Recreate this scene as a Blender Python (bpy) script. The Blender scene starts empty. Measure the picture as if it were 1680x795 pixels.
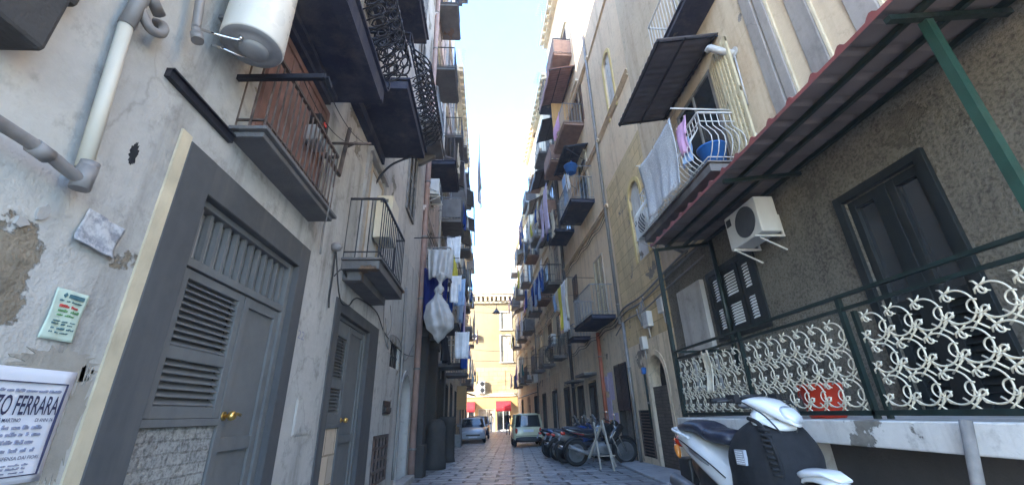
import bpy, bmesh, math, random
from mathutils import Vector, Matrix
RND = random.Random(11)
SC = bpy.context.scene
C = SC.collection
PI = math.pi
V = Vector

# ------------------------------------------------------------------ site
CAMZ = 1.55
XL = -1.95                                   # left row of facades
def xr(y):                                   # right row of facades closes in slightly
    return 4.3 if y < 14 else 4.3 - (y - 14) * 1.3 / 29
GT = [(-40, .52), (4.6, .52), (6.5, .42), (9, .24), (11, .17), (15, .12), (23, .03), (28, 0), (200, 0)]
def gz(y):
    for (a, za), (b, zb) in zip(GT, GT[1:]):
        if y <= b: return za + (zb - za) * max(0, (y - a)) / (b - a)
    return 0
def WP(side, u, z, o=0.0):                   # point o metres out of the facade at street distance u
    return V((XL + o, u, z)) if side == 'L' else V((xr(u) - o, u, z))

# ------------------------------------------------------------------ mesh builder
ORG = {}
class MB:
    def __init__(s): s.v = []; s.f = []; s.m = []; s.s = []
    def add(s, vs, fs, mi=0, sm=False):
        k = len(s.v); s.v += [V(p) for p in vs]
        for f in fs: s.f.append([i + k for i in f]); s.m.append(mi); s.s.append(sm)
        return s
    def quad(s, a, b, c, d, mi=0): return s.add([a, b, c, d], [(0, 1, 2, 3)], mi)
    def hexa(s, p, mi=0):                    # 8 corners: bottom ring 0-3, top ring 4-7
        return s.add(p, [(3, 2, 1, 0), (4, 5, 6, 7), (0, 1, 5, 4), (1, 2, 6, 5), (2, 3, 7, 6), (3, 0, 4, 7)], mi)
    def box(s, x0, x1, y0, y1, z0, z1, mi=0):
        return s.hexa([(x0, y0, z0), (x1, y0, z0), (x1, y1, z0), (x0, y1, z0), (x0, y0, z1), (x1, y0, z1), (x1, y1, z1), (x0, y1, z1)], mi)
    def wbox(s, side, u0, u1, z0, z1, o0, o1, mi=0):   # box on a facade
        P = lambda u, z, o: WP(side, u, z, o)
        if side == 'L': return s.hexa([P(u0, z0, o0), P(u0, z0, o1), P(u1, z0, o1), P(u1, z0, o0), P(u0, z1, o0), P(u0, z1, o1), P(u1, z1, o1), P(u1, z1, o0)][::1] if 0 else
                      [P(u0, z0, o0), P(u0, z0, o1), P(u1, z0, o1), P(u1, z0, o0), P(u0, z1, o0), P(u0, z1, o1), P(u1, z1, o1), P(u1, z1, o0)], mi)
        return s.hexa([P(u0, z0, o0), P(u1, z0, o0), P(u1, z0, o1), P(u0, z0, o1), P(u0, z1, o0), P(u1, z1, o0), P(u1, z1, o1), P(u0, z1, o1)], mi)
    def bar(s, a, b, w, h=None, mi=0, up=(0, 0, 1)):
        a = V(a); b = V(b); h = h or w; d = (b - a).normalized(); up = V(up)
        if abs(d.dot(up)) > .98: up = V((1, 0, 0))
        x = d.cross(up).normalized() * w / 2; y = x.cross(d).normalized() * h / 2
        return s.hexa([a - x - y, a + x - y, b + x - y, b - x - y, a - x + y, a + x + y, b + x + y, b - x + y], mi)
    def tube(s, pts, r, n=6, mi=0, closed=False, sm=True):
        pts = [V(p) for p in pts]; N = len(pts); k = len(s.v)
        rs = r if isinstance(r, (list, tuple)) else [r] * N
        t0 = (pts[1] - pts[0]).normalized()
        x = t0.orthogonal().normalized()
        for i, p in enumerate(pts):
            if closed: t = pts[(i + 1) % N] - pts[i - 1]
            else: t = pts[min(i + 1, N - 1)] - pts[max(i - 1, 0)]
            t = t.normalized() if t.length > 1e-9 else t0
            x = (x - t * x.dot(t)); x = x.normalized() if x.length > 1e-6 else t.orthogonal().normalized()
            y = t.cross(x)
            for j in range(n):
                a = 2 * PI * j / n; s.v.append(p + (x * math.cos(a) + y * math.sin(a)) * rs[i])
        for i in range(N if closed else N - 1):
            i2 = (i + 1) % N
            for j in range(n):
                j2 = (j + 1) % n
                s.f.append([k + i * n + j, k + i * n + j2, k + i2 * n + j2, k + i2 * n + j]); s.m.append(mi); s.s.append(sm)
        if not closed:
            s.f.append([k + j for j in range(n)][::-1]); s.m.append(mi); s.s.append(False)
            s.f.append([k + (N - 1) * n + j for j in range(n)]); s.m.append(mi); s.s.append(False)
        return s
    def cyl(s, a, b, r, r2=None, n=12, mi=0): return s.tube([a, b], [r, r if r2 is None else r2], n, mi)
    def lathe(s, prof, o=(0, 0, 0), ax='z', n=16, mi=0):
        o = V(o); k = len(s.v)
        for (r, h) in prof:
            for j in range(n):
                a = 2 * PI * j / n; c, d = r * math.cos(a), r * math.sin(a)
                s.v.append(o + (V((c, d, h)) if ax == 'z' else V((h, c, d)) if ax == 'x' else V((d, h, c))))
        for i in range(len(prof) - 1):
            for j in range(n):
                j2 = (j + 1) % n
                s.f.append([k + i * n + j, k + i * n + j2, k + (i + 1) * n + j2, k + (i + 1) * n + j]); s.m.append(mi); s.s.append(True)
        for i, rev in ((0, 1), (len(prof) - 1, 0)):
            if prof[i][0] > 1e-4:
                q = [k + i * n + j for j in range(n)]; s.f.append(q[::-1] if rev else q); s.m.append(mi); s.s.append(False)
        return s
    def loft(s, rings, mi=0, caps=True, sm=True):
        k = len(s.v); n = len(rings[0])
        for r in rings: s.v += [V(p) for p in r]
        for i in range(len(rings) - 1):
            for j in range(n):
                j2 = (j + 1) % n
                s.f.append([k + i * n + j, k + i * n + j2, k + (i + 1) * n + j2, k + (i + 1) * n + j]); s.m.append(mi); s.s.append(sm)
        if caps:
            s.f.append([k + j for j in range(n)][::-1]); s.m.append(mi); s.s.append(sm)
            s.f.append([k + (len(rings) - 1) * n + j for j in range(n)]); s.m.append(mi); s.s.append(sm)
        return s
    def prism(s, poly, fn, a, b, mi=0):      # polygon extruded; fn(p, q, t) gives the point
        n = len(poly)
        vs = [fn(p, q, a) for p, q in poly] + [fn(p, q, b) for p, q in poly]
        fs = [tuple(range(n))[::-1], tuple(range(n, 2 * n))] + [(i, (i + 1) % n, n + (i + 1) % n, n + i) for i in range(n)]
        return s.add(vs, fs, mi)
    def grid(s, fn, nu, nv, mi=0, sm=True, mask=None):
        k = len(s.v)
        for i in range(nu + 1):
            for j in range(nv + 1): s.v.append(V(fn(i / nu, j / nv)))
        for i in range(nu):
            for j in range(nv):
                if mask and not mask((i + .5) / nu, (j + .5) / nv): continue
                a = k + i * (nv + 1) + j
                s.f.append([a, a + nv + 1, a + nv + 2, a + 1]); s.m.append(mi); s.s.append(sm)
        return s
    def build(s, name, mat, parent=None, loc=None, bevel=0, thick=0, sub=0, fix=True):
        off = V((0, 0, 0))
        if parent is not None and parent.name in ORG: off = ORG[parent.name]
        elif loc is not None: off = V(loc)
        me = bpy.data.meshes.new(name)
        used = sorted({i for f in s.f for i in f}); mp = {o: i for i, o in enumerate(used)}
        me.from_pydata([s.v[i] - off for i in used], [], [[mp[i] for i in f] for f in s.f])
        mats = mat if isinstance(mat, (list, tuple)) else [mat]
        for m in mats: me.materials.append(m)
        me.polygons.foreach_set('material_index', s.m); me.polygons.foreach_set('use_smooth', s.s)
        if fix:
            bm = bmesh.new(); bm.from_mesh(me); bmesh.ops.recalc_face_normals(bm, faces=bm.faces); bm.to_mesh(me); bm.free()
        o = bpy.data.objects.new(name, me); C.objects.link(o)
        if parent is not None:
            o.parent = parent
            if parent.name in ORG: ORG[o.name] = ORG[parent.name]
        elif loc is not None: o.location = loc; ORG[o.name] = V(loc)
        else: ORG[o.name] = V((0, 0, 0))
        if thick: m = o.modifiers.new('thickness', 'SOLIDIFY'); m.thickness = thick; m.offset = 0
        if sub: m = o.modifiers.new('smooth', 'SUBSURF'); m.levels = sub; m.render_levels = sub
        if bevel:
            m = o.modifiers.new('edge', 'BEVEL'); m.width = bevel; m.segments = 2; m.limit_method = 'ANGLE'; m.angle_limit = .7
        return o

def tag(o, label=None, cat=None, group=None, kind=None):
    if label: o['label'] = label
    if cat: o['category'] = cat
    if group: o['group'] = group
    if kind: o['kind'] = kind
    return o
def thing(name, label, cat, loc=(0, 0, 0), rz=0, group=None, world=True):
    o = bpy.data.objects.new(name, None); C.objects.link(o); o.location = loc; o.rotation_euler = (0, 0, rz)
    o.empty_display_size = .1
    tag(o, label, cat, group)
    if world and not rz: ORG[o.name] = V(loc)
    return o
def mount(name, label, cat, side, u, z, off=0, group=None):   # local frame on a facade: x out, y along
    p = WP(side, u, z, off)
    rz = 0 if side == 'L' else PI + (math.atan(1.3 / 29) if u > 14 else 0)
    o = bpy.data.objects.new(name, None); C.objects.link(o); o.location = p; o.rotation_euler = (0, 0, rz); o.empty_display_size = .1
    return tag(o, label, cat, group)
def remount(o, side, u, z, off=0):
    o.location = WP(side, u, z, off); o.rotation_euler = (0, 0, 0 if side == 'L' else PI + (math.atan(1.3 / 29) if u > 14 else 0))
def copy_tree(o, parent=None):
    c = o.copy(); C.objects.link(c)
    if parent is not None: c.parent = parent
    for ch in [x for x in bpy.data.objects if x.parent == o]: copy_tree(ch, c)
    return c

def lerp(a, b, t): return a + (b - a) * t
def cat_curve(a, b, sag, n=14):
    a = V(a); b = V(b)
    return [a.lerp(b, i / n) - V((0, 0, sag * 4 * (i / n) * (1 - i / n))) for i in range(n + 1)]
def smooth_pts(ps, n=6):
    ps = [V(p) for p in ps]; out = []
    for i in range(len(ps) - 1):
        p0 = ps[max(i - 1, 0)]; p1 = ps[i]; p2 = ps[i + 1]; p3 = ps[min(i + 2, len(ps) - 1)]
        for k in range(n):
            t = k / n
            out.append(.5 * ((2 * p1) + (p2 - p0) * t + (2 * p0 - 5 * p1 + 4 * p2 - p3) * t * t + (3 * p1 - p0 - 3 * p2 + p3) * t ** 3))
    return out + [ps[-1]]

# ------------------------------------------------------------------ materials
class NT:
    def __init__(s, name):
        s.mat = bpy.data.materials.new(name); s.mat.use_nodes = True
        s.t = s.mat.node_tree; s.n = s.t.nodes; s.l = s.t.links
        s.b = s.n['Principled BSDF']
    def new(s, typ, **kw):
        n = s.n.new(typ)
        for k, v in kw.items():
            if k in n.inputs: n.inputs[k].default_value = v
            else: setattr(n, k, v)
        return n
    def con(s, a, b): s.l.new(a, b)
    def pos(s): return s.new('ShaderNodeNewGeometry').outputs['Position']
    def obj(s): return s.new('ShaderNodeTexCoord').outputs['Object']
    def map(s, v, scale=(1, 1, 1), loc=(0, 0, 0), rot=(0, 0, 0)):
        m = s.new('ShaderNodeMapping'); m.inputs['Scale'].default_value = scale; m.inputs['Location'].default_value = loc; m.inputs['Rotation'].default_value = rot
        s.con(v, m.inputs['Vector']); return m.outputs[0]
    def noise(s, v, sc, det=6, rough=.55, dist=0):
        n = s.new('ShaderNodeTexNoise', Scale=sc, Detail=det, Roughness=rough, Distortion=dist); s.con(v, n.inputs['Vector']); return n.outputs[0]
    def ramp(s, f, a, b, lo=0., hi=1.):
        m = s.new('ShaderNodeMapRange'); m.inputs[1].default_value = a; m.inputs[2].default_value = b; m.inputs[3].default_value = lo; m.inputs[4].default_value = hi
        s.con(f, m.inputs[0]); return m.outputs[0]
    def mix(s, f, a, b, bt='MIX'):
        m = s.new('ShaderNodeMix', data_type='RGBA', blend_type=bt)
        for v, i in ((f, 0), (a, 6), (b, 7)):
            if isinstance(v, (int, float)): m.inputs[i].default_value = v
            elif isinstance(v, (tuple, list)): m.inputs[i].default_value = (*v[:3], 1)
            else: s.con(v, m.inputs[i])
        return m.outputs[2]
    def math(s, op, a, b=0.):
        m = s.new('ShaderNodeMath', operation=op)
        for v, i in ((a, 0), (b, 1)):
            if isinstance(v, (int, float)): m.inputs[i].default_value = v
            else: s.con(v, m.inputs[i])
        return m.outputs[0]
    def bump(s, h, st=.3, d=.02):
        b = s.new('ShaderNodeBump', Strength=st, Distance=d); s.con(h, b.inputs['Height']); s.con(b.outputs[0], s.b.inputs['Normal'])
    def out(s, col, rough=.8, metal=0., spec=None):
        if isinstance(col, (tuple, list)): s.b.inputs['Base Color'].default_value = (*col[:3], 1)
        else: s.con(col, s.b.inputs['Base Color'])
        if isinstance(rough, (int, float)): s.b.inputs['Roughness'].default_value = rough
        else: s.con(rough, s.b.inputs['Roughness'])
        s.b.inputs['Metallic'].default_value = metal
        if spec is not None: s.b.inputs['Specular IOR Level'].default_value = spec
        return s.mat

def sc3(c, k): return tuple(x * k for x in c)
def plaster(name, a, b, stain, streak=.5, sc=.7, peel=None, pt=.62, spots=.4, bump=.35, blocks=None, crack=.25, seed=0, at=None, rough_grain=0):
    a, b = [tuple(min(.74, x * 1.28) for x in q) for q in (a, b)]
    n = NT(name); p = n.map(n.pos(), loc=(seed * 7.1, seed * 3.3, seed * 5.7))
    f1 = n.noise(p, sc, 8, .62)
    col = n.mix(n.ramp(f1, .36, .64), a, b)
    hgt = n.math('MULTIPLY', n.noise(p, 55, 4), .25)
    if blocks:                                # coursed stone blocks showing through
        x = n.new('ShaderNodeSeparateXYZ'); n.con(p, x.inputs[0]); y = n.new('ShaderNodeCombineXYZ')
        n.con(x.outputs[1] if blocks[2] == 'y' else x.outputs[0], y.inputs[0]); n.con(x.outputs[2], y.inputs[1])
        wob = n.new('ShaderNodeMix', data_type='VECTOR'); wob.inputs[0].default_value = .03
        nz = n.new('ShaderNodeTexNoise', Scale=2.5); n.con(p, nz.inputs['Vector']); n.con(y.outputs[0], wob.inputs[4]); n.con(nz.outputs[1], wob.inputs[5])
        br = n.new('ShaderNodeTexBrick', Scale=1, **{'Mortar Size': min(.012, .09 * blocks[1]), 'Brick Width': blocks[0], 'Row Height': blocks[1], 'Mortar Smooth': .3})
        br.inputs['Color1'].default_value = (*[.82] * 3, 1); br.inputs['Color2'].default_value = (1.12, 1.1, 1.05, 1); br.inputs['Mortar'].default_value = (.5, .47, .42, 1)
        n.con(wob.outputs[1], br.inputs['Vector'])
        gate = n.ramp(n.noise(p, .5, 5), .38, .55, .15, 1) if len(blocks) < 4 else 1.
        col = n.mix(gate, col, n.mix(1., col, br.outputs[0], 'MULTIPLY'))
        hgt = n.math('ADD', hgt, n.math('MULTIPLY', br.outputs[1], -.8))
    f2 = n.noise(n.map(p, (2.2, 2.2, .22)), 1.4, 7, .6)
    col = n.mix(n.ramp(f2, .5, .74, 0, streak), col, stain)
    f3 = n.noise(p, 4.5, 9, .68)
    col = n.mix(n.ramp(f3, .54, .72, 0, spots), col, sc3(stain, .75))
    f4 = n.noise(p, 13, 6, .6)
    col = n.mix(n.ramp(f4, .35, .65, 0, .16), col, sc3(a, 1.35))
    if rough_grain:
        g = n.noise(p, 28, 8, .7); col = n.mix(n.ramp(g, .42, .68, 0, .75), col, sc3(b, 2.1)); col = n.mix(n.ramp(g, .5, .3, 0, .7), col, sc3(b, .4)); hgt = n.math('ADD', hgt, n.math('MULTIPLY', g, 1.6))
    if crack:
        w = n.new('ShaderNodeTexVoronoi', Scale=1.3, feature='DISTANCE_TO_EDGE'); vv = n.new('ShaderNodeMix', data_type='VECTOR'); vv.inputs[0].default_value = .25
        nz = n.new('ShaderNodeTexNoise', Scale=3, Detail=6); n.con(p, nz.inputs['Vector']); n.con(p, vv.inputs[4]); n.con(nz.outputs[1], vv.inputs[5]); n.con(vv.outputs[1], w.inputs['Vector'])
        ck = n.math('MULTIPLY', n.ramp(w.outputs[0], 0, .012, crack, 0), n.ramp(n.noise(p, .8, 3), .48, .6))
        col = n.mix(ck, col, sc3(stain, .5))
    if peel:
        f5 = n.noise(n.map(p, loc=(3.7, 1.9, .4)), .85, 12, .66)
        if at:                                # one larger bare patch at street distance at[0], height at[1]
            d = n.new('ShaderNodeVectorMath', operation='DISTANCE'); n.con(n.pos(), d.inputs[0]); d.inputs[1].default_value = (XL, at[0], at[1])
            f5 = n.math('ADD', f5, n.ramp(d.outputs['Value'], at[2] * .3, at[2] * 1.5, .2, 0))
        pk = n.ramp(f5, pt, pt + .012)
        pc = n.mix(n.ramp(n.noise(p, 9, 8, .7), .35, .65), peel, sc3(peel, .62))
        col = n.mix(pk, col, pc)
        hgt = n.math('ADD', hgt, n.math('MULTIPLY', pk, -1.2))
        hgt = n.math('ADD', hgt, n.math('MULTIPLY', n.math('MULTIPLY', pk, n.noise(p, 18, 6)), .9))
    hgt = n.math('ADD', hgt, n.math('MULTIPLY', f3, .7))
    n.bump(hgt, bump, .03)
    return n.out(col, .88, 0, .25)

def solid(name, c, rough=.5, metal=0., var=.12, sc=6, bump=0., bsc=40, dirt=0., dcol=(.06, .05, .04), loc=False):
    n = NT(name); p = n.obj() if loc else n.pos()
    col = n.mix(n.ramp(n.noise(p, sc, 6), .3, .7), sc3(c, 1 - var), sc3(c, 1 + var))
    if dirt: col = n.mix(n.ramp(n.noise(n.map(p, (1, 1, .35)), sc * .7, 9, .66), .5, .72, 0, dirt), col, dcol)
    if bump: n.bump(n.noise(p, bsc, 6), bump, .01)
    r = n.ramp(n.noise(p, sc * 2, 4), .3, .7, max(.05, rough - .1), min(1, rough + .1))
    return n.out(col, r, metal)

def glass(name, c=(.02, .025, .03)):
    n = NT(name); return n.out(c, .08, 0, .8)

M = {}
M['plaster_grey'] = plaster('grey_plaster', (.385, .372, .345), (.28, .275, .26), (.14, .13, .11), .95, .55, (.28, .235, .175), .65, .65, .7, seed=1, at=(1.52, 2.10, .26))
M['plaster_dark'] = plaster('soot_plaster', (.36, .335, .30), (.44, .41, .37), (.13, .115, .10), .6, .9, (.3, .27, .22), .6, .6, .6, seed=2)
M['plaster_pink'] = plaster('pink_plaster', (.53, .43, .38), (.43, .36, .33), (.19, .155, .14), .7, .6, (.27, .25, .23), .58, .5, .5, seed=3)
M['plaster_cream'] = plaster('cream_plaster', (.62, .52, .39), (.56, .45, .32), (.26, .18, .12), .6, .5, (.28, .24, .2), .62, .4, .4, seed=4)
M['plaster_tan'] = plaster('tan_plaster', (.47, .38, .265), (.40, .315, .225), (.30, .18, .10), .55, .45, (.32, .29, .26), .66, .4, .45, seed=5)
M['plaster_beige'] = plaster('beige_plaster', (.58, .46, .32), (.52, .39, .26), (.27, .17, .10), .5, .5, None, .6, .35, .35, seed=6)
M['ochre_blocks'] = plaster('ochre_tuff_blocks', (.48, .36, .20), (.41, .31, .185), (.16, .12, .085), .55, .6, (.3, .25, .19), .6, .5, .6, (.62, .33, 'y'), seed=7)
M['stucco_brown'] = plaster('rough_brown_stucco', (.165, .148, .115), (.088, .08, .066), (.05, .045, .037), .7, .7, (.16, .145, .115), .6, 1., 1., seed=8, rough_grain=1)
M['plaster_low'] = plaster('worn_lower_plaster', (.52, .43, .32), (.56, .45, .31), (.19, .15, .115), .75, .7, (.30, .255, .21), .61, .6, .6, seed=9)
M['plaster_sun'] = plaster('yellow_plaster', (.25, .20, .12), (.21, .165, .10), (.25, .17, .1), .4, .4, None, .6, .3, .3, seed=10)
M['yellow_blocks'] = plaster('yellow_block_wall', (.36, .28, .165), (.30, .235, .135), (.18, .13, .08), .4, .5, None, .6, .3, .5, (.9, .45, 'x', 1), seed=12)
M['orange_plaster'] = plaster('orange_plaster', (.42, .26, .11), (.36, .22, .095), (.25, .15, .08), .4, .4, None, .6, .3, .3, seed=13)
M['dark_brick'] = plaster('dark_brick_infill', (.085, .07, .06), (.12, .10, .085), (.04, .035, .03), .4, .9, None, .6, .5, .8, (.26, .075, 'y', 1), seed=14)
M['concrete'] = plaster('grey_concrete', (.33, .31, .29), (.25, .24, .225), (.12, .11, .10), .5, .9, None, .6, .5, .4, seed=15)
M['piperno'] = plaster('dark_volcanic_stone', (.05, .046, .043), (.036, .034, .033), (.05, .05, .05), .4, 1.5, None, .6, .5, .7, seed=16)
M['white_render'] = plaster('white_rendered_edge', (.52, .50, .47), (.42, .41, .39), (.16, .14, .12), .7, .9, (.25, .23, .2), .6, .6, .5, seed=17)
M['cream_edge'] = solid('cream_lit_and_painted_edge', (.55, .47, .33), .8, 0, .15, 5, .3, 30, .3)  # pilaster trim colour, also paints in the lit corner by the door
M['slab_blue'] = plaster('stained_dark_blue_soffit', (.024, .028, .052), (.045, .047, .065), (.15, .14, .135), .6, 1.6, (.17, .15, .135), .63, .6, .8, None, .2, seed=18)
M['slab_dark'] = plaster('dark_grey_slab', (.085, .083, .085), (.12, .115, .112), (.21, .19, .17), .55, 1.6, (.2, .13, .09), .62, .55, .8, None, .2, seed=19)  # dark grey base tone with lighter and rusty patches
M['slab_grey'] = solid('grey_slab', (.16, .15, .145), .85, 0, .25, 4, .4, 30, .5)
M['slab_red'] = solid('pinkish_slab', (.27, .17, .13), .85, 0, .2, 4, .3, 30, .4)
M['door_grey'] = plaster('grey_painted_steel', (.112, .115, .114), (.09, .093, .093), (.19, .18, .165), .5, 1.6, (.14, .135, .125), .7, .3, .06, None, .0, seed=60)
M['door_grey2'] = plaster('dark_grey_frame_paint', (.068, .069, .071), (.054, .055, .057), (.15, .142, .13), .55, 1.3, (.16, .15, .135), .69, .35, .1, None, .1, seed=61)
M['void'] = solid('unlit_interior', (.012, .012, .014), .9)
M['iron_black'] = solid('black_iron', (.018, .02, .03), .45, .3, .3, 12, .2, 60)
M['iron_rust'] = solid('rusty_iron', (.11, .085, .075), .75, .2, .5, 9, .4, 60, .5, (.17, .075, .045))
M['iron_grey'] = solid('grey_galvanised_iron', (.22, .22, .225), .5, .4, .2, 9, .1, 60, .4)
M['iron_white'] = solid('white_painted_iron', (.60, .58, .54), .5, 0, .12, 9, .1, 60, .35, (.25, .16, .1))
M['iron_cream'] = solid('cream_painted_iron', (.58, .53, .41), .5, 0, .1, 12, .15, 80, .25, (.25, .2, .13))
M['iron_green'] = solid('dark_green_iron', (.007, .018, .016), .45, .1, .25, 8, .1, 60, .2)
M['green_post'] = solid('green_post_paint', (.011, .042, .03), .5, .1, .25, 8, .2, 60, .3)
M['wood_green'] = solid('dark_green_woodwork', (.005, .009, .011), .5, 0, .2, 6, .15, 50, .2)
M['wood_brown'] = solid('brown_woodwork', (.10, .055, .035), .6, 0, .3, 6, .2, 50, .3)
M['wood_red'] = solid('faded_red_woodwork', (.20, .105, .085), .7, 0, .3, 6, .2, 50, .4)
M['wood_grey'] = solid('weathered_grey_wood', (.20, .18, .16), .8, 0, .3, 9, .3, 50, .3)
M['wood_pale'] = solid('pale_worn_wood', (.42, .34, .25), .75, 0, .2, 9, .2, 60, .4)
M['wood_cream'] = solid('cream_painted_shutter', (.55, .46, .29), .6, 0, .15, 7, .15, 50, .35, (.2, .14, .08))
M['slat_white'] = solid('pale_slats', (.80, .82, .84), .5, 0, .08, 9)
M['ac_white'] = solid('white_plastic_casing', (.60, .59, .56), .45, 0, .06, 4, 0, 40, .3, (.3, .27, .22))
M['ac_beige'] = solid('beige_casing', (.60, .52, .38), .5, 0, .08, 4, 0, 40, .25, (.3, .25, .18))
M['ac_dark'] = solid('dark_fan_grille', (.05, .055, .065), .6)
M['pipe_cream'] = solid('cream_plastic_pipe', (.56, .52, .43), .5, 0, .06, 4, 0, 40, .25, (.3, .26, .2))
M['pipe_grey'] = solid('grey_pipe', (.22, .205, .195), .55, .1, .15, 6, .1, 40, .4)
M['pipe_white'] = solid('white_pipe', (.50, .48, .45), .5, 0, .08, 6, 0, 40, .35)
M['pipe_red'] = solid('red_brown_pipe', (.36, .11, .06), .6, 0, .2, 5, .1, 40, .3)
M['enamel'] = solid('white_enamel', (.66, .63, .57), .3, 0, .04, 3, 0, 40, .12, (.4, .33, .24))
M['enamel_grey'] = solid('grey_enamel_base', (.30, .30, .30), .45, 0, .08, 5, 0, 40, .3)
M['brass'] = solid('brass', (.65, .42, .13), .3, .9, .05)
M['chrome'] = solid('chrome', (.62, .62, .62), .18, 1., .05)
M['rubber'] = solid('black_rubber', (.016, .016, .017), .8, 0, .2, 12)
M['black_plastic'] = solid('black_plastic', (.018, .018, .02), .45, 0, .15, 8)
M['cable'] = solid('black_cable', (.02, .02, .022), .6)
M['cable_grey'] = solid('grey_cable', (.2, .19, .18), .6)
M['tile_red'] = solid('red_roof_sheet', (.20, .05, .045), .5, 0, .25, 5, .1, 40, .35)
M['sheet_under'] = solid('brown_sheet_underside', (.16, .128, .12), .75, 0, .15, 3, .2, 20, .35)
M['metal_sheet'] = solid('grey_metal_sheet', (.12, .115, .13), .6, .2, .2, 4, .1, 30, .4)
M['fab_beige'] = solid('beige_awning_fabric', (.55, .47, .36), .9, 0, .1, 4, .2, 60, .3)
M['fab_grey'] = solid('grey_awning_fabric', (.24, .23, .235), .9, 0, .1, 4, .2, 60, .3)
M['glass'] = glass('window_glass')
def smudged():
    n = NT('smudged_paper'); p = n.pos()
    col = n.mix(n.ramp(n.noise(p, 14, 8, .7), .46, .6, 0, .85), (.50, .51, .53), (.17, .18, .21)); col = n.mix(n.ramp(n.noise(n.map(p, loc=(0, 3, 1)), 30, 6), .5, .62, 0, .6), col, (.3, .31, .34))
    n.bump(n.noise(p, 12, 5), .5, .02); return n.out(col, .8)
M['paper_smudged'] = smudged()
M['paper_white'] = solid('white_paper', (.66, .67, .72), .8, 0, .05, 6)
M['ink'] = solid('black_ink', (.03, .03, .07), .8)
M['ink_grey'] = solid('faded_ink', (.24, .25, .32), .8)
M['red_plastic'] = solid('red_plastic', (.62, .05, .02), .4, 0, .06, 6, 0, 40, .1)
M['blue_plastic'] = solid('blue_plastic', (.02, .13, .42), .35, 0, .1, 6)
M['trestle'] = solid('bleached_wood', (.44, .38, .31), .8, 0, .2, 9, .3, 50, .4)
def fabric(name, c, var=.12):
    n = NT(name); p = n.pos(); col = n.mix(n.ramp(n.noise(p, 7, 5), .3, .7), sc3(c, 1 - var), sc3(c, 1 + var))
    n.bump(n.noise(p, 26, 5), .25, .02)
    n.b.inputs['Subsurface Weight'].default_value = 0
    return n.out(col, .95, 0, .1)
for k, c in dict(white=(.72, .72, .74), lilac=(.55, .47, .62), pink=(.62, .36, .55), blue=(.025, .07, .30), denim=(.05, .12, .36), pale_blue=(.30, .42, .62), yellow=(.66, .58, .09), navy=(.015, .022, .12), grey=(.32, .32, .34), cream=(.62, .55, .42), black=(.02, .02, .025), green=(.18, .25, .05), teal=(.05, .2, .22)).items():
    M['fab_' + k] = fabric(k + '_cloth', c)
def film():
    n = NT('milky_plastic_sheet'); p = n.pos()
    col = n.mix(n.ramp(n.noise(p, 5, 6), .3, .7), (.33, .32, .315), (.50, .49, .485)); n.bump(n.noise(p, 9, 6), .5, .03)
    n.b.inputs['Transmission Weight'].default_value = .12
    return n.out(col, .35)
M['film'] = film()
def paint(name, c, rough=.25, coat=.6):
    n = NT(name); p = n.obj()
    col = n.mix(n.ramp(n.noise(p, 3, 7), .45, .75, 0, .35), c, sc3(c, .6)); n.b.inputs['Coat Weight'].default_value = coat; n.b.inputs['Coat Roughness'].default_value = .12
    return n.out(col, rough)
M['car_silver'] = paint('silver_car_paint', (.36, .38, .42), .3)
M['car_cream'] = paint('cream_car_paint', (.66, .62, .40), .3)
M['car_dark'] = paint('dark_car_paint', (.02, .025, .045), .25)
M['bike_white'] = paint('white_scooter_paint', (.70, .70, .69), .25)
M['bike_black'] = paint('black_bike_paint', (.02, .021, .025), .25)
M['bike_blue'] = paint('blue_bike_paint', (.03, .07, .22), .25)
M['bike_grey'] = paint('grey_bike_paint', (.15, .145, .135), .3)
M['bike_red'] = paint('red_bike_paint', (.4, .03, .03), .3)
M['lens_red'] = paint('red_lamp_lens', (.45, .03, .015), .15)
M['lens_orange'] = paint('orange_lamp_lens', (.6, .2, .03), .15)
M['lens_clear'] = paint('clear_lamp_lens', (.55, .57, .6), .1)
M['leather'] = solid('black_seat_vinyl', (.022, .026, .042), .36, 0, .15, 8, .15, 120)
M['cover_cloth'] = solid('black_leg_cover_cloth', (.008, .0085, .0105), .9, 0, .2, 9, .2, 50)

def basalt():
    n = NT('basalt_paving'); p = n.pos()
    nz = n.new('ShaderNodeTexNoise', Scale=1.1, Detail=4); n.con(p, nz.inputs['Vector'])
    vm = n.new('ShaderNodeMix', data_type='VECTOR'); vm.inputs[0].default_value = .11; n.con(n.map(p, rot=(0, 0, .06)), vm.inputs[4]); n.con(nz.outputs[1], vm.inputs[5])
    br = n.new('ShaderNodeTexBrick', Scale=1, **{'Mortar Size': .04, 'Brick Width': .66, 'Row Height': .42, 'Mortar Smooth': .6, 'Bias': 0.})
    br.inputs['Color1'].default_value = (.22, .225, .235, 1); br.inputs['Color2'].default_value = (.47, .475, .49, 1); br.inputs['Mortar'].default_value = (.022, .022, .024, 1)
    n.con(vm.outputs[1], br.inputs['Vector'])
    f = n.noise(p, 7, 8, .65)
    col = n.mix(n.ramp(f, .35, .7, 0, .6), br.outputs[0], (.26, .265, .28))
    col = n.mix(n.ramp(n.noise(p, .7, 6), .5, .7, 0, .5), col, (.13, .128, .125))
    h = n.math('ADD', n.math('MULTIPLY', br.outputs[1], -1.6), n.math('MULTIPLY', n.noise(p, 2.6, 5), 1.5))
    h = n.math('ADD', h, n.math('MULTIPLY', n.noise(p, 14, 6), .45))
    n.bump(h, 1., .09)
    return n.out(col, n.ramp(n.noise(p, 3, 6), .3, .7, .22, .5), 0, .5)
M['basalt'] = basalt()
M['pave'] = plaster('sheen_stone_paving', (.27, .275, .28), (.21, .21, .22), (.1, .1, .1), .2, .9, None, .6, .5, .5, seed=20)

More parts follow.
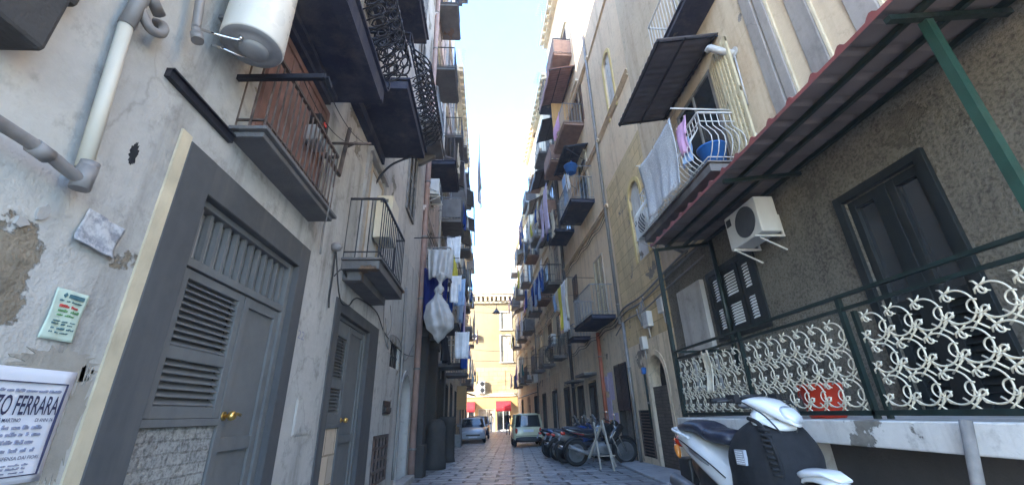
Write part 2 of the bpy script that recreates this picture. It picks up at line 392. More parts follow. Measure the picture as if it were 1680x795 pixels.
def text_part(body, size, mat, parent, origin, xdir, ydir, name='lettering', bold=0., sx=1., shear=0.):
    cu = bpy.data.curves.new(name, 'FONT'); cu.body = body; cu.size = size; cu.offset = bold; cu.shear = shear; cu.extrude = .0006; cu.resolution_u = 3
    t = bpy.data.objects.new(name, cu); C.objects.link(t); bpy.context.view_layer.update()
    me = bpy.data.meshes.new_from_object(t.evaluated_get(bpy.context.evaluated_depsgraph_get()))
    bpy.data.objects.remove(t); bpy.data.curves.remove(cu)
    x = V(xdir).normalized(); y = V(ydir).normalized(); z = x.cross(y)
    off = ORG.get(parent.name, V((0, 0, 0))) if parent is not None else V((0, 0, 0))
    for v in me.vertices: v.co = V(origin) - off + x * v.co.x * sx + y * v.co.y + z * v.co.z
    me.materials.clear(); me.materials.append(mat)
    o = bpy.data.objects.new(name, me); C.objects.link(o); o.parent = parent
    return o
# ------------------------------------------------------------------ ground
mb = MB()
ys = [-40, -10, 0, 2, 4.6, 5.5, 6.5, 7.5, 9, 10, 11, 13, 15, 19, 23, 28, 34, 42, 50, 80, 260]
for a, b in zip(ys, ys[1:]):
    for x0, x1 in ((-160, -12), (-12, 0), (0, 12), (12, 160)):
        mb.quad((x0, a, gz(a)), (x1, a, gz(a)), (x1, b, gz(b)), (x0, b, gz(b)))
tag(mb.build('street', M['basalt']), kind='structure')
mb = MB()
pv = [(3.55, 8.6), (3.75, 13.2)]
mb.hexa([(3.3, 8.6, gz(8.6) - .1), (4.3, 8.6, gz(8.6) - .1), (4.3, 13.3, gz(13.3) - .1), (3.75, 13.3, gz(13.3) - .1), (3.3, 8.6, gz(8.6) + .03), (4.3, 8.6, gz(8.6) + .06), (4.3, 13.3, gz(13.3) + .07), (3.75, 13.3, gz(13.3) + .035)])
tag(mb.build('sheen_paving', M['pave'], bevel=.02), kind='structure')  # pale slab, its tone paints in a grey-blue sheen on the ground

# ------------------------------------------------------------------ facades
def facade(label, side, u0, u1, z1, ops, mats, matf=lambda z: 0, depth=6, z0=-.6, splits=(), voidm='void'):
    root = thing('house', label, 'building', WP(side, (u0 + u1) / 2, gz((u0 + u1) / 2)))
    mb = MB(); nv = len(mats)
    us = sorted({u0, u1, *[o[0] for o in ops], *[o[1] for o in ops]}); zs = sorted({z0, z1, *splits, *[o[2] for o in ops], *[o[3] for o in ops]})
    # keep cells fairly small
    def fill(a, mx):
        r = [a[0]]
        for q in a[1:]:
            k = max(1, int((q - r[-1]) / mx)); s = r[-1]
            r += [s + (q - s) * i / k for i in range(1, k + 1)]
        return r
    us = fill(us, 3.); zs = fill(zs, 3.)
    P = lambda u, z, o=0.: WP(side, u, z, o)
    for ua, ub in zip(us, us[1:]):
        for za, zb in zip(zs, zs[1:]):
            cu, cz = (ua + ub) / 2, (za + zb) / 2
            if any(o[0] < cu < o[1] and o[2] < cz < o[3] for o in ops): continue
            mb.quad(P(ua, za), P(ub, za), P(ub, zb), P(ua, zb), matf(cz))
    for o in ops:
        a, b, c, d, dep = o[:5]; arch = len(o) > 5 and o[5]; m = matf((c + d) / 2)
        mb.quad(P(a, c), P(a, d), P(a, d, -dep), P(a, c, -dep), m); mb.quad(P(b, c), P(b, c, -dep), P(b, d, -dep), P(b, d), m)
        mb.quad(P(a, c), P(a, c, -dep), P(b, c, -dep), P(b, c), m)
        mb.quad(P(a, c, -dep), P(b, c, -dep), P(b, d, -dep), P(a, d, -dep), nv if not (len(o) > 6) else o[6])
        if not arch: mb.quad(P(a, d), P(b, d), P(b, d, -dep), P(a, d, -dep), m)
        else:
            r = (b - a) / 2; mid = (a + b) / 2; s = d - r; N = 10
            arc = [(mid - r * math.cos(PI * i / (2 * N)), s + r * math.sin(PI * i / (2 * N))) for i in range(N + 1)]
            for sg in (1, -1):
                q = [(mid + sg * (u - mid), z) for u, z in arc]; cor = (a if sg > 0 else b, d)
                for k in range(N):
                    mb.add([P(*cor), P(*q[k]), P(*q[k + 1])], [(0, 1, 2)], m)
                    mb.quad(P(*q[k]), P(*q[k + 1]), P(*q[k + 1], -dep), P(*q[k], -dep), m)
    for (ua, ub) in ((u0, u0), (u1, u1)): mb.quad(P(ua, z0), P(ua, z1), P(ua, z1, -depth), P(ua, z0, -depth), matf(z1))
    mb.quad(P(u0, z0, -depth), P(u1, z0, -depth), P(u1, z1, -depth), P(u0, z1, -depth), matf(z1))
    mb.quad(P(u0, z1), P(u1, z1), P(u1, z1, -depth), P(u0, z1, -depth), matf(z1))
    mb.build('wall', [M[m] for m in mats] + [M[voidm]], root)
    return root
def course(root, side, u0, u1, z, h=.1, o=.07, mat='plaster_cream', name='string_course', prof=2):
    mb = MB()
    for k in range(prof): mb.wbox(side, u0, u1, z + h * k / prof + (.003 if k else 0), z + h * (k + 1) / prof, .002 - .05, o * (k + 1) / prof)
    mb.build(name, M[mat], root)
def eave(root, side, u0, u1, z, o=.55, mat='plaster_cream', roof=True):
    mb = MB(); mb.wbox(side, u0, u1, z - .25, z, -.3, o * .55); mb.wbox(side, u0, u1, z + .003, z + .18, -.3, o)
    for i in range(int((u1 - u0) / .6)): mb.wbox(side, u0 + .1 + i * .6, u0 + .3 + i * .6, z - .2, z - .004, o * .55 + .003, o * .92)
    mb.build('cornice', M[mat], root)
def louvres(mb, side, u0, u1, z0, z1, o, n, mi=0, tilt=.03, th=.012):
    st = (z1 - z0) / n
    for i in range(n):
        z = z0 + (i + .5) * st; P = lambda u, zz, oo: WP(side, u, zz, oo)
        a, b = -st * .38, st * .38
        v = [P(u0, z + a, o + tilt), P(u1, z + a, o + tilt), P(u1, z + a + th, o + tilt), P(u0, z + a + th, o + tilt), P(u0, z + b, o - tilt), P(u1, z + b, o - tilt), P(u1, z + b + th, o - tilt), P(u0, z + b + th, o - tilt)]
        mb.hexa([v[0], v[1], v[5], v[4], v[3], v[2], v[6], v[7]], mi)
def window(root, side, u, z, w, h, style='shutter', fm='wood_green', sm=None, proud=.0, open_=False, surround=None):
    """window part of a house: frame > pane, shutter"""
    mb = MB(); f = .07
    a, b, c, d = u - w / 2, u + w / 2, z, z + h
    mb.wbox(side, a, a + f, c, d, -.02, .05); mb.wbox(side, b - f, b, c, d, -.02, .05); mb.wbox(side, a + f, b - f, c, c + f, -.02, .048); mb.wbox(side, a + f, b - f, d - f, d, -.02, .048)
    if style not in ('roller', 'boards'): mb.wbox(side, u - .025, u + .025, c + f, d - f, -.02, .045)
    fr = mb.build('window', M[fm], root)
    if surround:
        mb = MB(); t = .16
        mb.wbox(side, a - t, a - .003, c, d + t, -.02, .035); mb.wbox(side, b + .003, b + t, c, d + t, -.02, .035); mb.wbox(side, a - .003, b + .003, d + .003, d + t, -.02, .033)
        mb.wbox(side, a - t - .05, b + t + .05, d + t + .003, d + t + .1, -.02, .12)
        mb.build('surround', M[surround], fr)
    sm = sm or fm
    if style == 'glass' or open_:
        mb = MB(); mb.wbox(side, a + f + .003, b - f - .003, c + f + .003, d - f - .003, -.02, .02); mb.build('pane', M['glass'], fr)
    if style == 'shutter' and not open_:
        for (p, q) in ((a + f, u - .028), (u + .028, b - f)):
            mb = MB(); mb.wbox(side, p + .004, p + .05, c + f + .004, d - f - .004, .0, .04); mb.wbox(side, q - .05, q - .004, c + f + .004, d - f - .004, .0, .04)
            mb.wbox(side, p + .054, q - .054, (c + d) / 2 - .04, (c + d) / 2 + .04, .0, .04)
            louvres(mb, side, p + .05, q - .05, c + f, d - f, .02, max(8, int(h / .09)), 0, .014)
            mb.build('shutter', M[sm], fr)
    if open_:
        for sg in (-1, 1):
            e = a if sg < 0 else b; mb = MB(); ww = w / 2
            p, q = (e - ww, e - .01) if sg < 0 else (e + .01, e + ww)
            mb.wbox(side, p, p + .05, c, d, .01, .05); mb.wbox(side, q - .05, q, c, d, .01, .05); mb.wbox(side, p + .05, q - .05, (c + d) / 2 - .04, (c + d) / 2 + .04, .01, .05)
            louvres(mb, side, p + .045, q - .045, c, d, .03, max(8, int(h / .09)), 0, .014)
            mb.build('shutter', M[sm], fr)
    if style == 'boards':
        n = 12
        for i in range(n):
            mb = MB(); p = lerp(a + f, b - f, i / n); mb.wbox(side, p + .004, p + (b - a - 2 * f) / n - .004, c + f + .003, d - f - .003, -.01, .028 + .006 * (i % 2)); mb.build('board', M[sm or fm], fr)
    if style == 'roller':
        mb = MB(); n = int(h / .07)
        for i in range(n): mb.wbox(side, a + f, b - f, c + f + (d - c - 2 * f) * i / n + .006, c + f + (d - c - 2 * f) * (i + 1) / n, -.01, .03)
        mb.build('shutter', M[sm], fr)
    return fr

# ---- left row
A = facade('grey peeling plaster house with two grey steel doors at street level', 'L', -1.5, 11.35, 19,
    [(2.62, 4.13, .3, 3.02, .16), (5.5, 6.98, .2, 2.86, .14), (8.6, 9.5, 2.5, 2.98, .25), (8.35, 9.05, 1.6, 1.86, .2), (9.95, 11.0, .0, 2.5, .35, True),
     (2.85, 4.15, 3.75, 5.0, .3), (.7, 1.9, 5.5, 7.9, .3), (5.95, 6.8, 3.75, 5.5, .22), (4.6, 5.7, 6.3, 8.7, .3), (5.0, 6.0, 10, 12.3, .3), (8.9, 9.9, 6.2, 8.2, .3), (9.0, 9.9, 10.2, 12.4, .3)],
    ['plaster_grey', 'plaster_dark'], lambda z: 0 if z < 5.2 else 1, 7, splits=(5.2,))
eave(A, 'L', -1.5, 11.35, 19, .6, 'concrete')
B = facade('pinkish stained house with stacked cluttered balconies beyond the grey house', 'L', 11.35, 19, 26.5,
    [(12.2, 14.2, -.3, 4.0, .5), (15.2, 16.6, -.3, 3.0, .5), (17.2, 18.2, -.3, 3.0, .4)], ['plaster_pink', 'plaster_dark'], lambda z: 0 if z > 4.2 else 1, 8, splits=(4.2,))
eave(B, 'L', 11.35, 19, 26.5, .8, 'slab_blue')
Cc = facade('weathered cream house with dark ground floor behind the silver car', 'L', 19, 30, 21,
    [(20, 21.5, -.3, 3.0, .4), (22.8, 24.2, -.3, 3.2, .4), (26, 27.4, -.3, 3.0, .4)], ['plaster_cream', 'plaster_low'], lambda z: 0 if z > 3.4 else 1, 8, splits=(3.4,))
eave(Cc, 'L', 19, 30, 21, .6)
D = facade('last house of the left row, pale with awnings, at the street corner', 'L', 30, 42, 15.9,
    [(31, 32.4, -.3, 2.9, .4), (34.5, 36, -.3, 2.9, .4), (38.5, 40, -.3, 2.9, .4)], ['plaster_beige', 'plaster_cream'], lambda z: 0 if z > 3.2 else 1, 2.4, splits=(3.2,))
eave(D, 'L', 30, 42, 15.9, .5)
# ---- right row
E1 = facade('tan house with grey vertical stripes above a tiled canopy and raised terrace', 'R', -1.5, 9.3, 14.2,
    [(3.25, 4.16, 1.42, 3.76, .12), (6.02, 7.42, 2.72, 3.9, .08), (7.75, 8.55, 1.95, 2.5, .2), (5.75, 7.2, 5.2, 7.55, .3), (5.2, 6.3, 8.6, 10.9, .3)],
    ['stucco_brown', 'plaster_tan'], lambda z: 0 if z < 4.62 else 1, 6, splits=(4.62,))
E2 = facade('ochre tuff house with blind arched niches and bricked up street arch', 'R', 9.3, 12.7, 19,
    [(10.15, 11.25, .1, 2.85, .3, True), (9.9, 10.75, 5.4, 7.75, .06, True, 1), (10.55, 11.25, 10.8, 13.4, .06, True, 1), (11.55, 12.3, .45, 1.5, .12)],
    ['ochre_blocks', 'white_render', 'plaster_beige', 'plaster_low'], lambda z: 3 if z < 3.3 else 0 if z < 8.9 else 2, 6, splits=(3.3, 8.9))
F = facade('stained beige house behind the parked motorcycles with yellow laundry balcony', 'R', 12.7, 20, 24,
    [(13, 14.2, .0, 2.9, .2), (16.5, 17.5, .0, 2.7, .25), (18.4, 19.4, .0, 2.7, .3)], ['plaster_beige', 'plaster_low'], lambda z: 0 if z > 4.1 else 1, 7, splits=(4.1,))
eave(F, 'R', 12.7, 20, 24, .45, 'plaster_cream')
G = facade('narrow cream house right of the small cream car', 'R', 20, 30, 21.5,
    [(21, 22.2, -.3, 2.8, .3), (24, 25.4, -.3, 2.8, .3), (27.5, 28.8, -.3, 2.8, .3)], ['plaster_cream', 'plaster_low'], lambda z: 0 if z > 3.6 else 1, 7, splits=(3.6,))
eave(G, 'R', 20, 30, 21.5, .5)
Hh = facade('last house of the right row by the corner, with a lit shop', 'R', 30, 43, 17.5,
    [(31, 32.4, -.3, 2.8, .4), (34.6, 36.2, -.3, 2.8, .4), (39, 40.2, -.3, 2.8, .4)], ['plaster_cream', 'plaster_beige'], lambda z: 0 if z > 3.3 else 1, 7, splits=(3.3,))
eave(Hh, 'R', 30, 43, 17.5, .4)
for y in (.0,): pass
for z in (10.9, 11.1, 15.1): course(E2, 'R', 9.3, 12.7, z, .07, .06, 'plaster_beige')
for z in (11.0, 15.2, 8.2): course(F, 'R', 12.7, 20, z, .14, .09, 'plaster_beige')
for z in (7.3, 11.2, 15.1): course(G, 'R', 20, 30, z, .16, .1)
for z in (6.8, 10.6, 14): course(Hh, 'R', 30, 43, z, .16, .1)
for z in (7.4, 11.6, 15.8, 20): course(B, 'L', 11.35, 19, z, .16, .1, 'plaster_pink')
for z in (7.2, 11.2, 15.2, 19): course(Cc, 'L', 19, 30, z, .16, .1)
for z in (6.8, 10.6, 14.4): course(D, 'L', 30, 42, z, .16, .1)

# ---- end of the street
EY = 46.0
def endhouse():
    root = thing('house', 'sunlit yellow corner house closing the street, with red shop awnings', 'building', (0, EY, 0))
    x0, x1, H = -14., 16., 14.0
    mb = MB()
    ops = [(-.95, .75, -.3, 2.15, .3), (.95, 2.3, -.3, 2.35, .5), (-2.7, -1.35, -.3, 2.35, .4), (1.55, 2.65, 10.3, 12.2, .25), (1.5, 2.65, 6.8, 9.6, .25), (-1.0, -.2, 30, 31, .1)]
    ops = ops[:5] + [(-5.2, -4, 6.8, 9.5, .25), (5.5, 6.7, 6.8, 9.5, .25), (-5.2, -4, -.3, 2.4, .3), (4.5, 6.2, -.3, 2.5, .4)]
    xs = sorted({x0, x1, *[o[0] for o in ops], *[o[1] for o in ops]}); zs = sorted({-.6, H, 3.35, 6.3, *[o[2] for o in ops], *[o[3] for o in ops]})
    mf = lambda z: 2 if z < 3.35 else 1 if z < 6.3 else 0
    for a, b in zip(xs, xs[1:]):
        for c, d in zip(zs, zs[1:]):
            if any(o[0] < (a + b) / 2 < o[1] and o[2] < (c + d) / 2 < o[3] for o in ops): continue
            mb.quad((a, EY, c), (b, EY, c), (b, EY, d), (a, EY, d), mf((c + d) / 2))
    for a, b, c, d, e in ops:
        m = mf((c + d) / 2); y = EY + e
        mb.quad((a, EY, c), (a, EY, d), (a, y, d), (a, y, c), m); mb.quad((b, EY, c), (b, EY, d), (b, y, d), (b, y, c), m)
        mb.quad((a, EY, d), (b, EY, d), (b, y, d), (a, y, d), m); mb.quad((a, EY, c), (b, EY, c), (b, y, c), (a, y, c), m); mb.quad((a, y, c), (b, y, c), (b, y, d), (a, y, d), 3)
    y2 = EY + 9
    mb.quad((x0, EY, -.6), (x0, EY, H), (x0, y2, H), (x0, y2, -.6)); mb.quad((x1, EY, -.6), (x1, EY, H), (x1, y2, H), (x1, y2, -.6)); mb.quad((x0, EY, H), (x1, EY, H), (x1, y2, H), (x0, y2, H)); mb.quad((x0, y2, -.6), (x1, y2, -.6), (x1, y2, H), (x0, y2, H))
    mb.build('wall', [M['plaster_sun'], M['yellow_blocks'], M['orange_plaster'], M['void']], root)
    mb = MB(); mb.box(x0, x1, EY - .25, EY + .1, 13.25, 13.45); mb.box(x0, x1, EY - .6, EY + .1, 13.95, 14.2); mb.box(x0, x1, EY - .75, EY + .1, 14.203, 14.55)
    for i in range(60): mb.box(x0 + .2 + i * .5, x0 + .42 + i * .5, EY - .5, EY + .05, 13.453, 13.947)
    mb.build('cornice', M['plaster_cream'], root)
    mb = MB(); mb.box(x0, x1, EY - .12, EY + .05, 3.3, 3.5); mb.box(x0, x1, EY - .2, EY + .05, 3.503, 3.6); mb.build('string_course', M['plaster_cream'], root)
    mb = MB(); mb.box(-1.0, 1.9, EY - .03, EY + .04, 3.9, 5.95) ; mb.build('stone_panel', M['yellow_blocks'], root)
    def win(a, b, c, d, sm):
        f = MB(); t = .12
        f.box(a - t, a - .003, EY - .06, EY + .1, c, d + t); f.box(b + .003, b + t, EY - .06, EY + .1, c, d + t); f.box(a - .003, b + .003, EY - .058, EY + .1, d + .003, d + t); f.box(a - .2, b + .2, EY - .15, EY + .1, c - .12, c - .003)
        f.box(a, a + .06, EY + .05, EY + .12, c, d); f.box(b - .06, b, EY + .05, EY + .12, c, d); f.box((a + b) / 2 - .04, (a + b) / 2 + .04, EY + .05, EY + .12, c, d)
        o = f.build('window', M['white_render'], root)
        for p, q in ((a + .063, (a + b) / 2 - .043), ((a + b) / 2 + .043, b - .063)):
            s = MB(); s.box(p, q, EY + .1, EY + .13, c, d)
            for k in range(int((d - c) / .11)): s.box(p + .05, q - .05, EY + .07, EY + .097, c + .06 + k * .11, c + .12 + k * .11)
            s.build('shutter', M[sm], o)
    win(1.55, 2.65, 10.3, 12.2, 'fab_cream'); win(1.5, 2.65, 6.8, 9.6, 'fab_cream'); win(-5.2, -4, 6.8, 9.5, 'wood_grey'); win(5.5, 6.7, 6.8, 9.5, 'wood_grey')
    # shop fronts
    s = MB(); s.box(-.95, -.89, EY + .05, EY + .15, 0, 2.15); s.box(.69, .75, EY + .05, EY + .15, 0, 2.15); s.box(-.89, .69, EY + .05, EY + .15, 2.07, 2.15); s.box(-.13, -.07, EY + .05, EY + .15, 0, 2.07); s.box(.05, .09, EY + .05, EY + .15, 0, 2.07)
    d = s.build('door', M['fab_cream'], root)
    s = MB(); s.box(-.88, .68, EY + .155, EY + .18, 0, 2.06); s.build('panel', M['wood_pale'], d)
    for a, b in ((.95, 2.3), (-2.7, -1.35)):
        s = MB(); s.box(a, a + .07, EY + .2, EY + .3, 0, 2.3); s.box(b - .07, b, EY + .2, EY + .3, 0, 2.3); s.box((a + b) / 2 - .04, (a + b) / 2 + .04, EY + .2, EY + .3, 0, 2.3); s.box(a + .073, b - .073, EY + .2, EY + .3, .0, .12)
        d = s.build('door', M['white_render'], root)
        s = MB(); s.box(a + .075, b - .075, EY + .32, EY + .34, .1, 2.3); s.build('pane', M['glass'], d)
    return root
EH = endhouse()
def shop_awning(x0, x1, label):
    t = thing('shop_awning', label, 'awning', ((x0 + x1) / 2, EY, 2.7), group='red shop awnings')
    mb = MB(); n = 14
    mb.grid(lambda u, v: (lerp(x0, x1, u), EY - .75 * v, 2.85 - .55 * v + .012 * math.sin(u * 60)), n * 2, 4)
    mb.grid(lambda u, v: (lerp(x0, x1, u), EY - .752, 2.30 - .42 * v - .02 * abs(math.sin(u * 25)) * v), n * 2, 2)
    mb.build('canvas', M['red_cloth'] if 'red_cloth' in M else M['red_plastic'], t, thick=.01)
    mb = MB(); mb.bar((x0, EY, 2.35), (x0, EY - .75, 2.28), .03); mb.bar((x1, EY, 2.35), (x1, EY - .75, 2.28), .03); mb.bar((x0, EY - .74, 2.29), (x1, EY - .74, 2.29), .03)
    mb.build('frame', M['iron_grey'], t)
M['red_cloth'] = fabric('red_cloth', (.62, .04, .05))
shop_awning(.85, 2.4, 'red canvas shop awning over the glass door, the wider one')
shop_awning(-2.8, -1.3, 'red canvas shop awning at the left corner, half hidden by houses')
# ------------------------------------------------------------------ near left house: doors and fittings
def fit_text(body, parent, side, u0, u1, z0, z1, o, mat, name='lettering', bold=.012):
    """lettering in a rectangle of the facade, read from the street"""
    cu = bpy.data.curves.new(name, 'FONT'); cu.body = body; cu.size = 1; cu.offset = bold; cu.resolution_u = 3
    t = bpy.data.objects.new(name, cu); C.objects.link(t); bpy.context.view_layer.update()
    me = bpy.data.meshes.new_from_object(t.evaluated_get(bpy.context.evaluated_depsgraph_get()))
    bpy.data.objects.remove(t); bpy.data.curves.remove(cu)
    xs = [v.co.x for v in me.vertices]; ys_ = [v.co.y for v in me.vertices]
    a, b, c, d = min(xs), max(xs), min(ys_), max(ys_)
    off = ORG.get(parent.name, V((0, 0, 0)))
    for v in me.vertices:
        fu = (v.co.x - a) / (b - a); fz = (v.co.y - c) / (d - c)
        v.co = WP(side, lerp(u0, u1, fu), lerp(z0, z1, fz), o) - off
    me.materials.clear(); me.materials.append(mat)
    ob = bpy.data.objects.new(name, me); C.objects.link(ob); ob.parent = parent; ORG[ob.name] = off
    return ob

def steel_door(root, u0, u1, z0, ztop, zt, split, fo, panel_mat, lz, stone_top, hz, so0, so1, sz):
    """two-leaf steel door: surround and frame > leaf, louvre, stone panel, handle, transom bars"""
    s = 'L'; o = -.10
    mb = MB()
    mb.wbox(s, so0, u0 - .002, z0 - .3, sz, -.03, .018); mb.wbox(s, u1 + .002, so1, z0 - .3, sz, -.03, .018); mb.wbox(s, u0 - .002, u1 + .002, ztop + .002, sz, -.03, .016)
    d = mb.build('door', M['door_grey2'], root, bevel=.004)
    mb = MB(); f = .07
    mb.wbox(s, u0 + .003, u0 + f, z0, ztop - .003, -.14, -.04); mb.wbox(s, u1 - f, u1 - .003, z0, ztop - .003, -.14, -.04); mb.wbox(s, u0 + f, u1 - f, ztop - .05, ztop - .003, -.14, -.045)
    if zt: mb.wbox(s, u0 + f, u1 - f, zt, zt + .06, -.14, -.042)
    mb.build('frame', M['door_grey'], d, bevel=.004)
    mb = MB(); mb.wbox(s, u0 + .0005, u0 + .0029, z0, ztop - .001, -.159, .012); mb.wbox(s, u1 - .0029, u1 - .0005, z0, ztop - .001, -.159, .012); mb.wbox(s, u0 + .003, u1 - .003, ztop - .0029, ztop - .0005, -.159, .012)
    mb.build('jamb', M['door_grey2'], d)
    tp = (zt or ztop - .05) - .008
    if zt:
        mb = MB(); n = 12
        for i in range(n):
            u = lerp(u0 + f + .05, u1 - f - .05, i / (n - 1)); mb.wbox(s, u - .016, u + .016, zt + .062, ztop - .052, -.115, -.075)
        mb.build('transom_bars', M['door_grey'], d)
        mb = MB(); mb.wbox(s, u0 + f + .003, u1 - f - .003, zt + .063, ztop - .053, -.15, -.135); mb.build('transom_panel', M['concrete'], d)
    # left leaf
    a, b = u0 + f + .006, split - .006
    (l0, l1), (k0, k1) = lz
    mb = MB(); e = .075
    mb.wbox(s, a, a + e, stone_top, tp, -.12, -.06); mb.wbox(s, b - e, b, stone_top, tp, -.12, -.06)
    for p, q in ((l1, tp), (k1, l0), (stone_top, k0)): mb.wbox(s, a + e, b - e, p, q, -.12, -.062)
    mb.wbox(s, a, b, stone_top - .05, stone_top - .002, -.12, -.052)
    mb.wbox(s, a + e, b - e, stone_top, tp, -.135, -.125)
    for zh in (stone_top + .2, tp - .2): mb.cyl(WP(s, a - .004, zh, -.05), WP(s, a - .004, zh + .12, -.05), .012, n=8)
    mb.build('door_leaf', M['door_grey'], d, bevel=.004)
    for p, q in ((l0, l1), (k0, k1)):
        mb = MB(); louvres(mb, s, a + e, b - e, p, q, -.09, max(5, int((q - p) / .042)), 0, .02, .006); mb.build('louvre', M['door_grey'], d)
    mb = MB(); mb.wbox(s, a, b, z0, stone_top - .053, -.13, -.075); mb.build('stone_panel', M[panel_mat], d, bevel=.004)
    # right leaf
    a, b = split + .006, u1 - f - .006
    mb = MB(); mb.wbox(s, a, b, z0, tp, -.13, -.085)
    for p, q in ((a, a + e), (b - e, b)): mb.wbox(s, p, q, z0, tp, -.084, -.06)
    mb.wbox(s, a + e, b - e, tp - .08, tp, -.084, -.062); mb.wbox(s, a + e, b - e, z0 + .9, z0 + 1.0, -.084, -.062)
    mb.build('door_leaf', M['door_grey'], d, bevel=.004)
    u = a + .045
    mb = MB(); mb.cyl(WP(s, u, hz, -.06), WP(s, u, hz, -.052), .032, n=14); mb.lathe([(.012, 0), (.012, .04), (.03, .045), (.036, .065), (.028, .085), (.004, .09)], WP(s, u, hz, -.06), 'x', 14)
    mb.tube([WP(s, u, hz, -.0), WP(s, u + .05, hz + .012, .015), WP(s, u + .1, hz + .004, .01)], .012, 8)
    mb.build('handle', M['brass'], d)
    return d
M['splitface'] = plaster('pale_stone_tiles', (.37, .36, .335), (.25, .245, .23), (.17, .165, .15), .5, 7., None, .6, .9, 1., (.22, .07, 'y'), .1, seed=21, rough_grain=1)
M['beige_tiles'] = plaster('beige_tiles', (.44, .37, .29), (.40, .34, .27), (.28, .23, .18), .3, 1.2, None, .6, .2, .3, (.33, .33, 'y', 1), seed=22)
steel_door(A, 2.62, 4.13, .45, 3.02, 2.53, 3.46, .1, 'splitface', ((2.02, 2.46), (1.66, 1.94)), 1.585, 1.60, 2.355, 4.33, 3.27)
steel_door(A, 5.5, 6.98, .35, 2.86, None, 6.2, .1, 'beige_tiles', ((2.05, 2.6), (1.62, 1.93)), 1.5, 1.54, 5.3, 7.52, 3.02)
mb = MB(); mb.wbox('L', 2.262, 2.353, .3, 3.3, -.02, .012); mb.build('lit_door_edge', M['cream_edge'], A)  # cream strip paints in the yellow light on the wall corner
mb = MB(); mb.wbox('L', .1, 1.34, 2.95, 3.3, -.05, .17); mb.wbox('L', -.3, 1.42, 3.303, 6, -.05, .1); mb.build('stone_block', M['piperno'], A, bevel=.02)
# small grilled window, letterbox niche, ventilation grate, arched doorway
mb = MB()
for i in range(6): u = 8.68 + i * .15; mb.cyl(WP('L', u, 2.5, -.06), WP('L', u, 2.98, -.06), .013, n=6)
mb.wbox('L', 8.6, 9.5, 2.72, 2.75, -.07, -.045)
w = mb.build('window', M['iron_black'], A)
mb = MB(); mb.wbox('L', 8.62, 9.48, 2.52, 2.96, -.2, -.18); mb.build('pane', M['glass'], w)
mb = MB(); mb.wbox('L', 8.4, 8.98, 1.62, 1.85, -.15, .01); mb.wbox('L', 8.45, 8.9, 1.65, 1.74, .01, .05); mb.build('letterbox', M['black_plastic'], A, bevel=.006)
mb = MB(); a, b, c, d = 7.85, 8.9, .5, 1.27
mb.wbox('L', a, b, c, d, -.02, .004, 1)
for i in range(5): u = lerp(a, b - .05, i / 4); mb.wbox('L', u, u + .05, c, d, .004, .035)
for i in range(5): z = lerp(c, d - .05, i / 4); mb.wbox('L', a, b, z, z + .05, .006, .03)
mb.build('floor_grate', [M['iron_rust'], M['void']], A)
mb = MB(); mb.wbox('L', 9.96, 10.99, .1, 2.49, -.3, -.26); mb.wbox('L', 10.46, 10.48, .1, 2.4, -.259, -.25)
for z in (.4, 1.2): 
    for u in (10.02, 10.52): mb.wbox('L', u, u + .4, z, z + .65, -.259, -.245)
mb.build('door', M['wood_grey'], A)
mb = MB(); r = .62; N = 12
for i in range(N):
    q = [(10.475 - rr * math.cos(PI * (i + k) / N), 1.975 + rr * math.sin(PI * (i + k) / N)) for rr, k in ((.53, 0), (.53, 1), (r, 1), (r, 0))]
    mb.prism(q, lambda p, z, t: WP('L', p, z, t), -.02, .03)
mb.wbox('L', 9.855, 9.945, .1, 1.97, -.02, .03); mb.wbox('L', 11.005, 11.095, .1, 1.97, -.02, .03); mb.build('arch_moulding', M['concrete'], A)
mb = MB(); mb.wbox('L', 9.7, 11.2, -.1, .3, -.02, .22); mb.build('doorstep', M['concrete'], A, bevel=.02)
mb = MB(); mb.wbox('L', 4.62, 5.05, 1.41, 1.77, -.02, .008); mb.wbox('L', 4.635, 5.035, 1.425, 1.755, .0, .013); mb.build('meter_hatch', M['plaster_grey'], A, bevel=.003)
fit_text('22', A, 'L', 4.38, 4.54, 2.335, 2.42, .004, M['ink_grey'], 'house_number', 0)
mb = MB(); mb.wbox('L', 2.02, 2.69, 3.50, 3.55, -.02, .035); mb.wbox('L', 2.02, 2.69, 3.553, 3.565, -.02, .05); mb.build('ledge', M['iron_black'], A)
# hole, old nails and broken patches
mb = MB()
def blob(mb, u, z, w, h, o, n=16, seed=0, side='L', th=.012):
    r = random.Random(seed); pts = []
    for i in range(n):
        a = 2 * PI * i / n; k = .65 + .5 * r.random(); pts.append((u + w / 2 * k * math.cos(a), z + h / 2 * k * math.sin(a)))
    mb.prism(pts, lambda p, q, t: WP(side, p, q, t), -.01, o)
blob(mb, 2.02, 2.94, .055, .13, .004, 40, 3)
mb.build('wall_hole', M['void'], A)
for q in ((1.72, 2.42, .05, .09, .012, 9, 23), (1.66, 2.35, .06, .05, .015, 8, 26)):
    mb = MB(); blob(mb, *q); mb.build('loose_paint', M['concrete'], A)
GS = (plaster('glue_stained_plaster', (.27, .25, .215), (.21, .195, .165), (.14, .125, .1), .4, 3, None, .6, .4, .5, seed=31))
for q in ((2.06, 1.82, .42, .14, .003, 60, 31), (2.2, 1.55, .12, .55, .003, 60, 32)):
    mb = MB(); blob(mb, *q); mb.build('glue_stain', GS, A)
